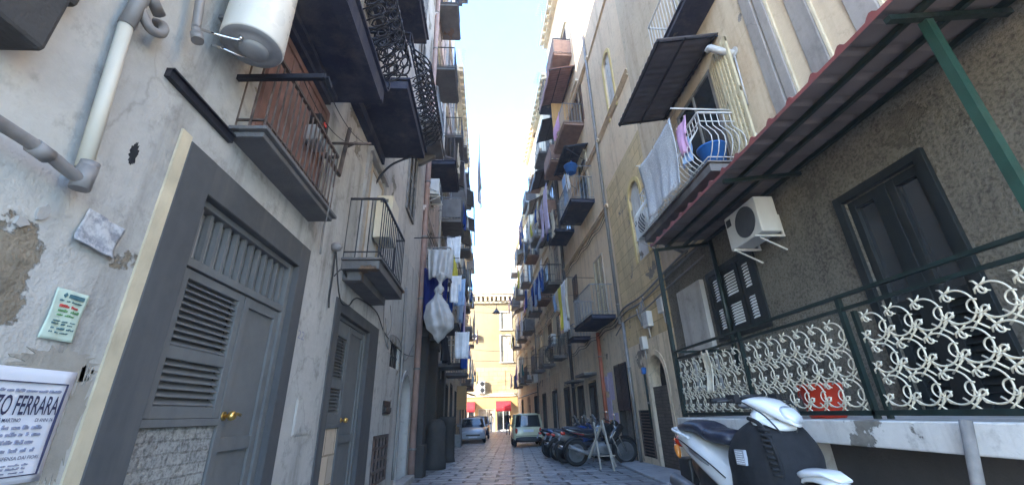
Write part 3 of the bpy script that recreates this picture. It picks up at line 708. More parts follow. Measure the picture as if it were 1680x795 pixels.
# balcony door with faded red shutters, rolling shutters behind the balconies
for (u, z, w, h, st, fm, sm) in ((3.5, 3.75, 1.28, 1.24, 'boards', 'wood_red', 'wood_red'), (6.375, 3.76, .83, 1.72, 'roller', 'wood_pale', 'ac_white'), (1.3, 5.5, 1.18, 2.38, 'shutter', 'wood_brown', None), (5.15, 6.3, 1.08, 2.38, 'shutter', 'wood_grey', None), (5.5, 10, .98, 2.28, 'shutter', 'wood_brown', None), (9.4, 6.2, .98, 1.98, 'shutter', 'wood_grey', None), (9.45, 10.2, .88, 2.18, 'shutter', 'wood_grey', None)):
    window(A, 'L', u, z + .003, w, h, st, fm, sm)
mb = MB(); mb.wbox('L', 5.78, 5.93, 3.7, 5.62, -.02, .05); mb.wbox('L', 6.82, 6.97, 3.7, 5.62, -.02, .05); mb.wbox('L', 5.78, 6.97, 5.623, 5.72, -.02, .09); mb.build('surround', M['concrete'], A)

# posters
def poster(label, u0, u1, z0, z1, mat, tilt=0, name='poster', cat='poster'):
    p = thing(name, label, cat, WP('L', (u0 + u1) / 2, (z0 + z1) / 2, .01))
    mb = MB()
    mb.grid(lambda a, b: WP('L', lerp(u0, u1, a) + tilt * (b - .5), lerp(z0, z1, b) - tilt * .6 * (a - .5), .009 + .006 * math.sin(a * 5 + b * 3) ** 2 + (.02 * (1 - b) ** 6 if tilt else 0)), 14, 14)
    mb.build('sheet', M[mat], p, thick=.002)
    return p
def word_rows(p, u0, u1, rows, mat, o, seed=1, jit=.0, fn=None):
    r = random.Random(seed); mb = MB()
    for z, h in rows:
        u = u0 + r.random() * .01
        while u < u1 - .012:
            w = min(r.uniform(.012, .05), u1 - u)
            k = u
            while k < u + w - .004:              # single letter strokes: small print that cannot be read
                hh = h * r.choice((.62, .7, 1.)); mb.wbox('L', k, k + .0035, z, z + hh, .0, o)
                if r.random() < .6: mb.wbox('L', k + .0036, k + .0066, z + r.choice((0, hh * .5, hh * .85)), z + r.choice((.2, .6, 1)) * hh + .001, .0, o - .0004)
                k += .0085
            u += w + .012
    return mb.build('small_print', mat, p)
dn = poster('white death notice with bold black name and thin border pasted low on grey wall', 1.38, 2.14, 1.345, 1.79, 'paper_white', 0, 'death_notice', 'notice')
mb = MB(); a, b, c, d = 1.42, 2.115, 1.372, 1.735
for q in ((a, b, d - .004, d), (a, b, c, c + .004), (b - .004, b, c + .004, d - .004)): mb.wbox('L', *q, 0, .0205)
mb.build('border', M['ink'], dn)
fit_text('ZO FERRARA', dn, 'L', 1.835, 2.10, 1.605, 1.682, .0205, M['ink'])
fit_text('DE MARTINO', dn, 'L', 1.865, 1.96, 1.578, 1.593, .0205, M['ink'])
fit_text('DI ANNI 74', dn, 'L', 2.02, 2.095, 1.578, 1.593, .0205, M['ink'])
fit_text('SI DISPENSA DAI FIORI', dn, 'L', 1.90, 2.09, 1.435, 1.449, .0205, M['ink'], bold=0)
word_rows(dn, 1.8, 2.1, [(1.695, .011)], M['ink_grey'], .0205, 2)
word_rows(dn, 1.55, 2.07, [(1.55, .016), (1.524, .016), (1.494, .016), (1.463, .016)], M['ink_grey'], .0205, 3)
word_rows(dn, 1.75, 2.06, [(1.412, .008), (1.398, .008), (1.384, .008)], M['ink_grey'], .0205, 4)
wp = poster('weathered white paper sheet with grey smudges pasted above the small green leaflet', 1.885, 2.105, 2.355, 2.53, 'paper_smudged', .03, 'paper_sheet', 'paper sheet')
gp = poster('small pale green leaflet with red print between white sheet and death notice', 1.905, 2.06, 1.915, 2.14, 'leaf_paper' if 'leaf_paper' in M else 'paper_white', .0, 'leaflet', 'leaflet')
for ch in gp.children: ch.data.materials[0] = solid('pale_green_paper', (.50, .60, .50), .8, 0, .08, 8)
RED = solid('red_ink', (.5, .06, .05), .8); GRN = solid('green_ink', (.10, .25, .10), .8); TEAL = solid('dark_teal_ink', (.06, .14, .16), .8)
mb = MB(); mb.wbox('L', 1.965, 2.04, 2.105, 2.122, 0, .019); mb.prism([(1.94, 2.114), (1.948, 2.125), (1.956, 2.114), (1.948, 2.103)], lambda p, q, t: WP('L', p, q, t), 0, .019); mb.build('emblem', TEAL, gp)
word_rows(gp, 1.935, 2.045, [(2.06, .012)], RED, .0195, 5); word_rows(gp, 1.935, 2.045, [(2.04, .011), (2.022, .009)], GRN, .0195, 6)
word_rows(gp, 1.93, 2.04, [(2.086, .006), (1.995, .007), (1.982, .007), (1.962, .009), (1.945, .006)], TEAL, .0195, 7)

# drain pipe and stub pipes
t = thing('drain_pipe', 'cream plastic drain pipe with grey elbow running down the grey wall', 'drain pipe', WP('L', 1.74, 2.6, .1))
mb = MB(); mb.tube([WP('L', 1.735, 2.66, .08), WP('L', 1.66, 3.52, .06)], .031, 14); mb.build('pipe', M['pipe_cream'], t)
mb = MB(); mb.tube(smooth_pts([WP('L', -.6, 2.66, .1), WP('L', 1.3, 2.63, .1), WP('L', 1.66, 2.6, .1), WP('L', 1.735, 2.58, .1)], 4), .027, 12); mb.tube([WP('L', 1.735, 2.55, .1), WP('L', 1.735, 2.665, .1)], .038, 14); mb.tube([WP('L', 1.735, 2.64, .1), WP('L', 1.735, 2.69, .1)], .037, 14)
mb.tube([WP('L', 1.5, 2.618, .1), WP('L', 1.57, 2.61, .1)], .034, 12); mb.build('elbow', M['pipe_grey'], t)
mb = MB(); mb.tube([WP('L', 1.662, 3.49, .062), WP('L', 1.66, 3.72, .08), WP('L', 1.66, 4.6, .1), WP('L', 1.7, 6, .1)], .036, 12); mb.tube(smooth_pts([WP('L', 1.67, 3.64, .08), WP('L', 1.75, 3.58, .09), WP('L', 1.82, 3.62, .09), WP('L', 1.85, 3.72, .05), WP('L', 1.85, 3.76, -.05)], 4), .026, 10)
mb.tube([WP('L', 1.78, 3.72, .08), WP('L', 1.66, 3.75, .1)], .032, 10); mb.build('junction', M['pipe_grey'], t)
mb = MB(); mb.tube(smooth_pts([WP('L', 1.78, 5., .1), WP('L', 1.98, 4.0, .1), WP('L', 2.0, 3.86, .11), WP('L', 2.0, 3.8, .13)], 4), .026, 12); mb.tube([WP('L', 2.0, 3.83, .12), WP('L', 2.0, 3.77, .14)], .035, 12)
tag(mb.build('overflow_pipe', M['pipe_grey'], loc=WP('L', 2.0, 3.8)), 'short grey waste pipe ending in an open elbow left of the boiler', 'pipe')

# boiler
t = thing('water_boiler', 'white cylindrical water boiler hung high on the grey wall', 'boiler', WP('L', 2.3, 4.04, .26))
o = WP('L', 2.3, 4.04, .26); OB = o; o = V((0, 0, 0)); ORG[t.name] = V((0, 0, 0))
mb = MB(); mb.lathe([(.262, .015), (.275, .03), (.275, .9), (.25, .97), (.1, 1.0), (.001, 1.0)], o, 'z', 40); mb.build('tank', M['enamel'], t)
mb = MB(); mb.lathe([(.001, .002), (.15, .002), (.155, .012), (.2, .012), (.262, .014), (.266, .03), (.24, .04)], o, 'z', 40); mb.build('base_plate', M['enamel_grey'], t)
mb = MB(); mb.lathe([(.001, -.035), (.11, -.035), (.13, -.01), (.13, .01)], o + V((.01, .02, 0)), 'z', 28); mb.build('heater_cap', M['enamel_grey'], t)
for k in (-1, 1):
    mb = MB(); mb.tube(smooth_pts([o + V((-.06 + k * .03, -.1 * k - .03, 0)), o + V((-.07 + k * .03, -.1 * k - .05, -.05)), o + V((-.2, -.09 * k - .14, -.07)), o + V((-.32, -.09 * k - .16, -.04))], 5), .013, 8); mb.tube([o + V((-.06 + k * .03, -.1 * k - .03, -.03)), o + V((-.06 + k * .03, -.1 * k - .03, .01))], .022, 8); mb.build('inlet_pipe', M['chrome'], t)
for z in (.3, .7):
    mb = MB(); mb.box(-.38, -.24, -.07, .07, z, z + .04); mb.build('bracket', M['iron_grey'], t)
t.scale = (.74, .74, .8)
# washing-line arm
t = thing('clothesline_arm', 'long dark iron arm with slack line sticking out below the boiler', 'clothesline arm', WP('L', 2.6, 4.05))
mb = MB(); mb.bar(WP('L', 2.6, 4.05, -.02), WP('L', 2.58, 4.06, .68), .035, .045); mb.bar(WP('L', 2.58, 4.06, .69), WP('L', 2.66, 4.03, .69), .03); mb.build('arm', M['iron_black'], t)
mb = MB(); mb.tube(cat_curve(WP('L', 2.62, 4.05, .66), WP('L', 4.4, 4.75, .45), .12), .004, 4); mb.tube(cat_curve(WP('L', 2.62, 4.05, .5), WP('L', 4.4, 4.75, .3), .16), .004, 4); mb.build('line', M['cable'], t)
t = thing('clothesline_arm', 'rusty bent pipe arm on the white wall under the black ornate balcony', 'clothesline arm', WP('L', 4.55, 4.4))
mb = MB(); mb.tube([WP('L', 4.62, 5.15, .12), WP('L', 4.5, 4.35, .12), WP('L', 4.05, 4.35, .12)], .028, 8); mb.tube([WP('L', 4.4, 4.75, .02), WP('L', 4.4, 4.75, .5)], .018, 8); mb.tube([WP('L', 4.4, 4.76, .3), WP('L', 4.75, 4.95, .06)], .02, 8); mb.build('arm', M['iron_rust'], t)
# gas meter
t = thing('gas_meter', 'small grey gas meter with red dial behind the rusty balcony railing', 'gas meter', WP('L', 3.8, 4.35))
mb = MB(); mb.wbox('L', 3.66, 3.92, 4.27, 4.47, .02, .2); mb.build('body', M['enamel_grey'], t, bevel=.03)
mb = MB(); mb.wbox('L', 3.68, 3.9, 4.5, 4.62, .02, .17); mb.tube([WP('L', 3.72, 4.46, .1), WP('L', 3.72, 4.51, .1)], .02, 8); mb.tube([WP('L', 3.86, 4.46, .1), WP('L', 3.86, 4.51, .1)], .02, 8); mb.build('register', M['black_plastic'], t, bevel=.02)
mb = MB(); mb.cyl(WP('L', 3.8, 4.56, .17), WP('L', 3.8, 4.56, .178), .035, n=12); mb.build('dial', M['lens_red'], t)
mb = MB(); mb.tube(smooth_pts([WP('L', 3.88, 4.3, .1), WP('L', 4.05, 4.25, .1), WP('L', 4.1, 4.1, .08), WP('L', 4.12, 3.7, .06)], 5), .012, 8); mb.build('gas_pipe', M['iron_rust'], t)
# junction box with dangling cable
t = thing('wall_lamp_box', 'round grey junction box with dangling black cables right of the first door', 'junction box', WP('L', 4.93, 3.56))
mb = MB(); mb.lathe([(.045, 0), (.06, .03), (.05, .1), (.001, .13)], WP('L', 4.93, 3.56), 'x', 14); mb.build('cap', M['pipe_grey'], t)
mb = MB(); mb.tube(smooth_pts([WP('L', 4.95, 3.54, .04), WP('L', 5.0, 3.2, .03), WP('L', 5.02, 2.95, .02), WP('L', 5.0, 2.8, .04)], 5), .012, 6)
mb.tube(smooth_pts([WP('L', 4.95, 3.5, .05), WP('L', 5.2, 2.98, .08), WP('L', 5.5, 2.95, .1), WP('L', 5.75, 3.1, .08), WP('L', 6.2, 3.22, .04), WP('L', 7.2, 3.25, .03), WP('L', 8, 3.0, .03), WP('L', 9.8, 2.9, .04), WP('L', 11, 3.0, .05)], 6), .01, 6)
mb.tube(smooth_pts([WP('L', 5.0, 3.2, .05), WP('L', 5.1, 3.32, .09), WP('L', 5.35, 3.3, .08), WP('L', 5.4, 3.42, .03)], 5), .008, 6); mb.build('cable', M['cable'], t)
mb = MB(); mb.tube(smooth_pts([WP('L', 7.6, 3.5, .04), WP('L', 7.75, 3.0, .05), WP('L', 8.1, 2.75, .08), WP('L', 8.3, 3.05, .04), WP('L', 9.2, 3.1, .04), WP('L', 9.9, 2.75, .05), WP('L', 11, 3.3, .05)], 6), .012, 6)
mb.tube(smooth_pts([WP('L', 9.55, 4.4, .03), WP('L', 9.6, 3., .04), WP('L', 9.62, 2.0, .04), WP('L', 9.6, .4, .03)], 4), .03, 8); mb.tube(smooth_pts([WP('L', 8.1, 3.6, .04), WP('L', 8.15, 3.2, .08), WP('L', 7.95, 3.0, .06), WP('L', 7.85, 3.3, .03)], 5), .008, 6)
tag(mb.build('wall_cables', M['cable_grey'], loc=WP('L', 8.5, 3)), 'tangle of grey cables and conduit between the second steel door and arched doorway', 'cables')
mb = MB(); mb.tube(smooth_pts([WP('L', 3.95, 3.85, .3), WP('L', 3.93, 3.6, .3), WP('L', 3.96, 3.45, .28)], 4), .006, 5); mb.tube(smooth_pts([WP('L', 4.4, 3.9, .1), WP('L', 4.45, 3.6, .06), WP('L', 4.5, 3.3, .05)], 4), .012, 5)
tag(mb.build('loose_cord', M['cable_grey'], loc=WP('L', 4, 3.6)), 'thin loose cord hanging off the end of the rusty balcony', 'cord')
mb = MB(); mb.wbox('L', 6.36, 6.86, 4.32, 5.1, .06, .34)
for k in range(3): 
    mb.box(XL + .13, XL + .27, 6.345, 6.365, 4.97 + k * .022, 4.98 + k * .022, 1)
tag(mb.build('heater_cabinet', [M['ac_beige'], M['ac_dark']], loc=WP('L', 6.6, 4.3), bevel=.01), 'tall beige heater cabinet with slots at the end of the low black railed balcony', 'heater cabinet')
# ------------------------------------------------------------------ balconies
def rail_path(w, d, y0=None):
    return [(0.0, -w / 2), (d, -w / 2), (d, w / 2), (0.0, w / 2)]
def balcony(label, side, u, z, w, d, h=.95, style='bars', rm='iron_black', sm='slab_grey', group=None, th=.13, name='balcony', brackets=True, sp=.115, soff=None):
    """balcony thing: slab > (soffit moulding), railing, corbels; local frame, x out"""
    t = mount(name, label, 'balcony', side, u, z, 0, group)
    mb = MB(); mb.box(-.1, d, -w / 2, w / 2, -th, 0); mb.box(-.1, d + .035, -w / 2 - .035, w / 2 + .035, .003, .035)
    mb.build('slab', M[sm], t, bevel=.006)
    if brackets:
        for y in (-w / 2 + .18, w / 2 - .18):
            mb = MB(); mb.prism([(0, -th - .003), (d * .7, -th - .003), (d * .68, -th - .07), (.12, -th - .3), (0, -th - .32)], lambda p, q, s: (p, s, q), y - .06, y + .06); mb.build('corbel', M[soff or sm], t)
    mb = MB(); e = .03
    P = [(0, -w / 2 + e), (d - e, -w / 2 + e), (d - e, w / 2 - e), (0, w / 2 - e)]
    def belly(f):                              # outward swell of a bar, f = 0 bottom .. 1 top
        return .0 if style not in ('belly', 'ornate') else (.20 if style == 'belly' else .33) * math.sin(PI * min(1, f * 1.35)) * (1 - f) ** .5 * 1.3
    for i in range(3):
        (x0, y0), (x1, y1) = P[i], P[i + 1]
        L = math.hypot(x1 - x0, y1 - y0); nx, ny = (y1 - y0) / L, -(x1 - x0) / L
        for zz, s in ((h, .032), (.1, .018)) + (((h * .82, .016),) if style != 'bars' else ()): mb.bar((x0, y0, zz + .035), (x1, y1, zz + .035), s, s * .8)
        if style == 'panel':
            mb.add([(x0 + nx * .02, y0 + ny * .02, .12), (x1 + nx * .02, y1 + ny * .02, .12), (x1 + nx * .02, y1 + ny * .02, h - .05), (x0 + nx * .02, y0 + ny * .02, h - .05)], [(0, 1, 2, 3)], 1)
        n = max(2, int(L / sp))
        for k in range(n + 1):
            if k == n and i < 2: continue
            x, y = lerp(x0, x1, k / n), lerp(y0, y1, k / n)
            if style == 'bars' or style == 'panel': mb.bar((x, y, .035), (x, y, h + .03), .013)
            else:
                pts = [(x + nx * belly(f), y + ny * belly(f), .04 + (h - .02) * f) for f in [j / 8 for j in range(9)]]
                mb.tube(pts, .008 if style == 'belly' else .0075, 5)
                if style == 'ornate' and k < n:
                    xm, ym = lerp(x0, x1, (k + .5) / n), lerp(y0, y1, (k + .5) / n)
                    tx, ty = (x1 - x0) / L, (y1 - y0) / L
                    for f, r in ((.10, .05), (.22, .058), (.36, .06), (.5, .058), (.64, .055), (.77, .05)):
                        b = belly(f); zc = .04 + (h - .02) * f
                        ring = [(xm + nx * (belly(f + r * math.sin(a) / h)) + tx * r * math.cos(a), ym + ny * belly(f + r * math.sin(a) / h) + ty * r * math.cos(a), zc + r * math.sin(a)) for a in [2 * PI * q / 8 for q in range(8)]]
                        mb.tube(ring, .011, 4, closed=True)
    mats = [M[rm]] + ([M[sm]] if style == 'panel' else [])
    mb.build('railing', mats, t)
    return t
def bal_world(t): return t
# --- near left house
b1 = balcony('small balcony with rusty red and grey railing over the first steel door', 'L', 3.43, 3.60, 1.5, .25, .74, 'bars', 'iron_rust', 'slab_dark', th=.045, brackets=False, sp=.085)
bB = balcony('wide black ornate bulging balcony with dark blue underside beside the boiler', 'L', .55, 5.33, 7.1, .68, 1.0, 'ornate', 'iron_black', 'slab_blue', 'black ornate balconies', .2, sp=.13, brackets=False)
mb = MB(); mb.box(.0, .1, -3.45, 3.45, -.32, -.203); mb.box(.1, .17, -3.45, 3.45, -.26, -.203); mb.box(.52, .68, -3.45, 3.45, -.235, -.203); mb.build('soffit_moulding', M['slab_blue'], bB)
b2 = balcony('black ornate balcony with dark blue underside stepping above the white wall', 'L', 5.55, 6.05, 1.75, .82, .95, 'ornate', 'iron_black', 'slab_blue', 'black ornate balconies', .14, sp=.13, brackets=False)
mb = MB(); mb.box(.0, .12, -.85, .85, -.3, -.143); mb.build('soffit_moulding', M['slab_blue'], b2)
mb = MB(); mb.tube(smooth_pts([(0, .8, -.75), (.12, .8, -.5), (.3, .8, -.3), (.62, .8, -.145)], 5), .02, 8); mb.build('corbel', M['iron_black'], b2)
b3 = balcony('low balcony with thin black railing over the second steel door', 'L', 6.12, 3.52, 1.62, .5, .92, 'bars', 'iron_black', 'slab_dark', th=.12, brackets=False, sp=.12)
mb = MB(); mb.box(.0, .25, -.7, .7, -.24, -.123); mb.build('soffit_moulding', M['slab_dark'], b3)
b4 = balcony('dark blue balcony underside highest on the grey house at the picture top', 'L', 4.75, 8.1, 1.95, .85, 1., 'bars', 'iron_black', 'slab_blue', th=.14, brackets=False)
b4b = balcony('grey railed balcony above the arched doorway high on the grey house', 'L', 9.4, 8.6, 1.7, .7, 1., 'bars', 'iron_grey', 'slab_grey')

# --- air conditioners
def ac_unit():
    t = mount('air_conditioner', 'x', 'air conditioner', 'R', 5.5, 3.8)
    mb = MB(); mb.box(.1, .4, -.4, .4, .04, .6); mb.build('casing', M['ac_white'], t, bevel=.015)
    mb = MB(); mb.cyl((.4, .1, .32), (.408, .1, .32), .23, n=26)
    for k in range(5): mb.lathe([(.045 * (k + 1), .0), (.045 * (k + 1) + .012, .0), (.045 * (k + 1) + .012, .012), (.045 * (k + 1), .012)], (.405, .1, .32), 'x', 26)
    mb.build('fan_grille', M['ac_dark'], t)
    mb = MB(); mb.box(.4, .404, -.36, -.24, .42, .54); mb.build('badge', M['ac_dark'], t)
    for y in (-.28, .28): mb = MB(); mb.bar((0, y, .015), (.45, y, .015), .04, .03); mb.bar((.01, y, .0), (.01, y, .35), .03); mb.bar((.02, y, -.2), (.38, y, -.005), .02); mb.build('bracket', M['iron_white'], t)
    mb = MB(); mb.tube(smooth_pts([(.3, -.4, .15), (.3, -.46, .12), (.1, -.48, .2), (0, -.46, .3)], 4), .02, 8); mb.build('coolant_pipe', M['ac_white'], t)
    return t
AC0 = ac_unit(); AC0['label'] = 'white air conditioner on a bracket under the red tiled canopy'; AC0['group'] = 'air conditioners'
def ac(label, side, u, z, off=0):
    c = copy_tree(AC0); c['label'] = label; c['group'] = 'air conditioners'; remount(c, side, u, z, off); return c

# --- awnings
def awning(label, side, u, z, w, d, drop, mat='metal_sheet', corr=True, skirt=0, group='awnings over the balconies', frame='iron_black', props=False, name='awning'):
    t = mount(name, label, 'awning', side, u, z, 0, group)
    n = max(8, int(w / .08)); mb = MB()
    mb.grid(lambda a, b: (d * b, lerp(-w / 2, w / 2, a), -drop * b + (.014 * math.sin(a * n * PI) if corr else .01 * math.sin(a * 9 + b * 4))), n * 2 if corr else 12, 6)
    if skirt: mb.grid(lambda a, b: (d + .02 * math.sin(a * 14) * b, lerp(-w / 2, w / 2, a), -drop - skirt * b), 24, 5)
    mb.build('cover', M[mat], t, thick=.012)
    mb = MB()
    for y in (-w / 2 + .04, w / 2 - .04): mb.bar((0, y, -.04), (d, y, -drop - .04), .03)
    for f in (.06, .55, .97): mb.bar((d * f, -w / 2, -drop * f - .045), (d * f, w / 2, -drop * f - .045), .03)
    if props:
        for y in (-w / 2 + .1, w / 2 - .1): mb.tube([(0, y, -1.), (d * .9, y, -drop * .9 - .05)], .014, 6)
    mb.build('frame', M[frame], t)
    return t

# --- laundry
def cloth(label, name, cat, side, u, z, w, h, off, mat, across=False, shape='sheet', seed=0, group=None, fold=.03, tilt=0.):
    """a piece of washing hung by its top edge at height z; lies along the street unless across"""
    t = mount(name, label, cat, side, u, z, off, group)
    r = random.Random(seed); ph = [r.uniform(0, 6) for _ in range(4)]; k = r.uniform(2.2, 4.)
    def f(a, b):
        s = (a - .5) * w * (1 - .12 * b); dz = -b * h
        o = fold * (math.sin(a * k * PI + ph[0]) + .6 * math.sin(a * k * 2.7 * PI + ph[1] + b * 1.5)) * (.25 + b) + .02 * math.sin(b * 5 + ph[2])
        sag = -.04 * w * math.sin(PI * a) * (1 - b)
        return (s, o, dz + sag) if across else (o, s, dz + sag - tilt * (a - .5))
    m = None
    if shape == 'trousers': m = lambda a, b: not (b > .3 and abs(a - .5) < .05 + .05 * b) and abs(a - .5) < .42 + .08 * b
    if shape == 'shirt': m = lambda a, b: (abs(a - .5) < .3) or (b < .32 and abs(a - .5) < .5) or (b < .55 and .36 < abs(a - .5) < .5)
    if shape == 'strip': m = lambda a, b: int(a * 7) % 2 == 0 or b < .1
    mb = MB(); nu, nv = (24, 16) if w > .5 else (16, 12)
    mb.grid(f, nu, nv, mask=m)
    mb.build('fabric', M[mat], t, thick=.008)
    for a in ((.12, .88) if w < .9 else (.06, .5, .94)):
        p = V(f(a, 0)); mb = MB(); mb.box(p.x - .012, p.x + .012, p.y - .01, p.y + .01, p.z - .035, p.z + .03); mb.build('peg', M['wood_pale'], t)
    return t
def pole_line(label, side, u0, u1, z, off, out=.0, mat='iron_black'):
    """a washing line on two arms"""
    t = mount('washing_line', label, 'washing line', side, (u0 + u1) / 2, z, 0, 'washing lines')
    L = (u1 - u0) / 2
    for y in (-L, L): mb = MB(); mb.tube([(0, y, 0), (off + .1, y, .02)], .014, 6); mb.build('arm', M[mat], t)
    for x in (off, off - .16): mb = MB(); mb.tube(cat_curve((x, -L, .015), (x, L, .015), .03, 8), .004, 4); mb.build('line', M['cable_grey'], t)
    return t
# ------------------------------------------------------------------ near right house
# french door on the terrace
S = 'R'
mb = MB(); a, b, c, d = 3.25, 4.16, 1.42, 3.76
mb.wbox(S, a - .1, a - .002, c, d + .1, -.02, .05); mb.wbox(S, b + .002, b + .1, c, d + .1, -.02, .05); mb.wbox(S, a - .002, b + .002, d + .002, d + .1, -.02, .048)
mb.wbox(S, 3.66, 3.75, c, d - .002, -.09, -.02)
for p, q in ((a + .002, a + .09), (3.57, 3.655), (3.755, 3.84), (b - .09, b - .002)): mb.wbox(S, p, q, c, d - .002, -.1, -.03)
for p, q in ((a + .09, 3.57), (3.84, b - .09)):
    mb.wbox(S, p, q, 2.42, 2.52, -.1, -.032); mb.wbox(S, p, q, d - .1, d - .002, -.1, -.032)
dr = mb.build('door', M['wood_green'], E1, bevel=.004)
for p, q in ((a + .09, 3.57), (3.84, b - .09)):
    mb = MB(); mb.wbox(S, p, q, 2.52, d - .1, -.09, -.075); mb.build('pane', M['glass'], dr)
for p, q in ((a + .09, 3.57), (3.84, b - .09)):
    mb = MB(); louvres(mb, S, p, q, 1.45, 2.42, -.06, 14, 0, .02); mb.build('louvre', M['wood_green'], dr)
# shuttered window with pale slats
mb = MB(); a, b, c, d = 6.02, 7.42, 2.72, 3.9
mb.wbox(S, a - .06, a + .04, c - .06, d + .06, -.05, .03); mb.wbox(S, b - .04, b + .06, c - .06, d + .06, -.05, .03); mb.wbox(S, a + .04, b - .04, d - .04, d + .06, -.05, .028); mb.wbox(S, a + .04, b - .04, c - .06, c + .04, -.05, .028)
w = mb.build('window', M['wood_green'], E1, bevel=.003)
cols = [(6.07, 6.42), (6.46, 6.97), (7.01, 7.37)]
for p, q in cols:
    e = .09; mb = MB()
    mb.wbox(S, p, p + e, c + .05, d - .05, -.03, .02); mb.wbox(S, q - e, q, c + .05, d - .05, -.03, .02)
    for z, zz in ((c + .05, c + .13), (3.22, 3.36), (d - .13, d - .05)): mb.wbox(S, p + e, q - e, z, zz, -.03, .018)
    mb.build('shutter', M['wood_green'], w)
for p, q in cols:
    for za, zb in ((c + .13, 3.22), (3.36, d - .13)): mb = MB(); louvres(mb, S, p + .09, q - .09, za, zb, 0, 8, 0, .018); mb.build('slats', M['slat_white'], w)
# boxed concrete panel and the small window beneath
mb = MB(); mb.wbox(S, 7.62, 8.68, 2.62, 3.92, -.02, .09); mb.wbox(S, 7.58, 8.72, 2.56, 2.617, -.02, .14); mb.build('concrete_panel', M['concrete'], E1, bevel=.006)
mb = MB(); a, b, c, d = 7.75, 8.55, 1.95, 2.5
for q in ((a - .08, a - .002, c - .08, d + .05), (b + .002, b + .08, c - .08, d + .05), (a - .002, b + .002, c - .08, c - .002), (a - .002, b + .002, d + .002, d + .05)): mb.wbox(S, *q, -.02, .03)
for k in (.33, .66): mb.wbox(S, lerp(a, b, k) - .012, lerp(a, b, k) + .012, c, d, -.08, -.05)
w = mb.build('window', M['concrete'], E1)
mb = MB(); mb.wbox(S, a + .002, b - .002, c + .002, d - .002, -.15, -.13); mb.build('pane', M['glass'], w)
mb = MB(); mb.tube([WP(S, 7.0, 2.1, .05), WP(S, 7.0, 4.55, .05)], .04, 10); tag(mb.build('downpipe', M['iron_green'], loc=WP(S, 7.0, 2.1)), 'dark downpipe between the shuttered window and concrete panel under the canopy', 'downpipe')
# striped upper wall
PIL = plaster('grey_pilaster_paint', (.25, .225, .20), (.20, .18, .165), (.13, .115, .10), .6, .8, None, .6, .4, .3, seed=33)
for a, b in ((4.62, 4.4), (4.36, 4.2), (3.88, 3.6), (3.2, 2.9), (2.4, 2.1), (1.6, 1.3)):
    mb = MB(); mb.wbox(S, min(a, b), max(a, b), 4.7, 14.1, -.02, .05); mb.build('pilaster', PIL, E1, bevel=.012)
for a in (4.195, 3.595, 2.895):
    mb = MB(); mb.wbox(S, a - .035, a - .002, 4.7, 14.1, -.02, .03); mb.build('pilaster_edge', M['cream_edge'], E1)
window(E1, S, 6.475, 5.203, 1.44, 2.33, 'glass', 'wood_grey')
mb = MB(); o = .05
for k in range(3):
    a = 5.62 - k * .0
# folded cream shutter leaves standing out from the door jamb
for k, ang in enumerate((.18, .05)):
    mb = MB(); u = 5.72 - .02 * k
    def Q(p, z, t, u=u, k=k): return WP(S, u - .34 * p - .36 * k, z, .03 + .10 * p * (1 - k) + .1 * k + t)
    for p0, p1 in ((0, .14), (.30, .40), (.56, .66), (.86, 1)):
        mb.hexa([Q(p0, 5.2, 0), Q(p1, 5.2, 0), Q(p1, 5.2, .04), Q(p0, 5.2, .04), Q(p0, 7.5, 0), Q(p1, 7.5, 0), Q(p1, 7.5, .04), Q(p0, 7.5, .04)])
    for z in (5.2, 6.3, 7.4): mb.hexa([Q(0, z, .005), Q(1, z, .005), Q(1, z, .035), Q(0, z, .035), Q(0, z + .1, .005), Q(1, z + .1, .005), Q(1, z + .1, .035), Q(0, z + .1, .035)])
    for z in range(26): mb.hexa([Q(.02, 5.3 + z * .085, .008), Q(.98, 5.3 + z * .085, .008), Q(.98, 5.3 + z * .085, .02), Q(.02, 5.3 + z * .085, .02), Q(.02, 5.36 + z * .085, .012), Q(.98, 5.36 + z * .085, .012), Q(.98, 5.36 + z * .085, .03), Q(.02, 5.36 + z * .085, .03)])
    mb.build('shutter', M['wood_cream'], E1)
window(E1, S, 5.75, 8.603, 1.08, 2.28, 'shutter', 'wood_grey', 'wood_cream')

# tiled canopy
cy0, cy1, cx0, cx1 = -2.5, 7.18, 3.15, 4.295
def cz(x): return lerp(4.43, 4.56, (x - cx0) / (cx1 - cx0))
t = thing('canopy', 'long red tiled canopy on green iron beams over the raised terrace', 'canopy', (3.7, 3, 4.4))
def rib(y):
    f = ((y - .08) / .33) % 1; k = abs(f - .5); return .05 * max(0, 1 - (k / .16) ** 2) if k < .16 else 0
def stp(x): f = ((x - cx0) / .38) % 1; return .018 * (1 - f)
ny = int((cy1 - cy0) / .33 * 12)
mb = MB(); mb.grid(lambda a, b: (lerp(cx0, cx1, b), lerp(cy0, cy1, a), cz(lerp(cx0, cx1, b)) + .016 + rib(lerp(cy0, cy1, a)) + stp(lerp(cx0, cx1, b))), ny, 12, sm=False)
for i in range(ny):
    ya, yb = lerp(cy0, cy1, i / ny), lerp(cy0, cy1, (i + 1) / ny)
    mb.quad((cx0, ya, cz(cx0) - .012), (cx0, yb, cz(cx0) - .012), (cx0, yb, cz(cx0) + .034 + rib(yb)), (cx0, ya, cz(cx0) + .034 + rib(ya)))
mb.build('roof_tiles', M['tile_red'], t)
mb = MB(); mb.grid(lambda a, b: (lerp(cx0 + .012, cx1, b), lerp(cy0 + .01, cy1 - .01, a), cz(lerp(cx0, cx1, b)) + rib(lerp(cy0, cy1, a)) * .9 + stp(lerp(cx0, cx1, b))), ny, 12, sm=False); mb.build('underside', M['sheet_under'], t)
mb = MB()
for x in (3.45, 3.82, 4.22): mb.bar((x, cy0, cz(x) - .04), (x, cy1, cz(x) - .04), .045, .05)
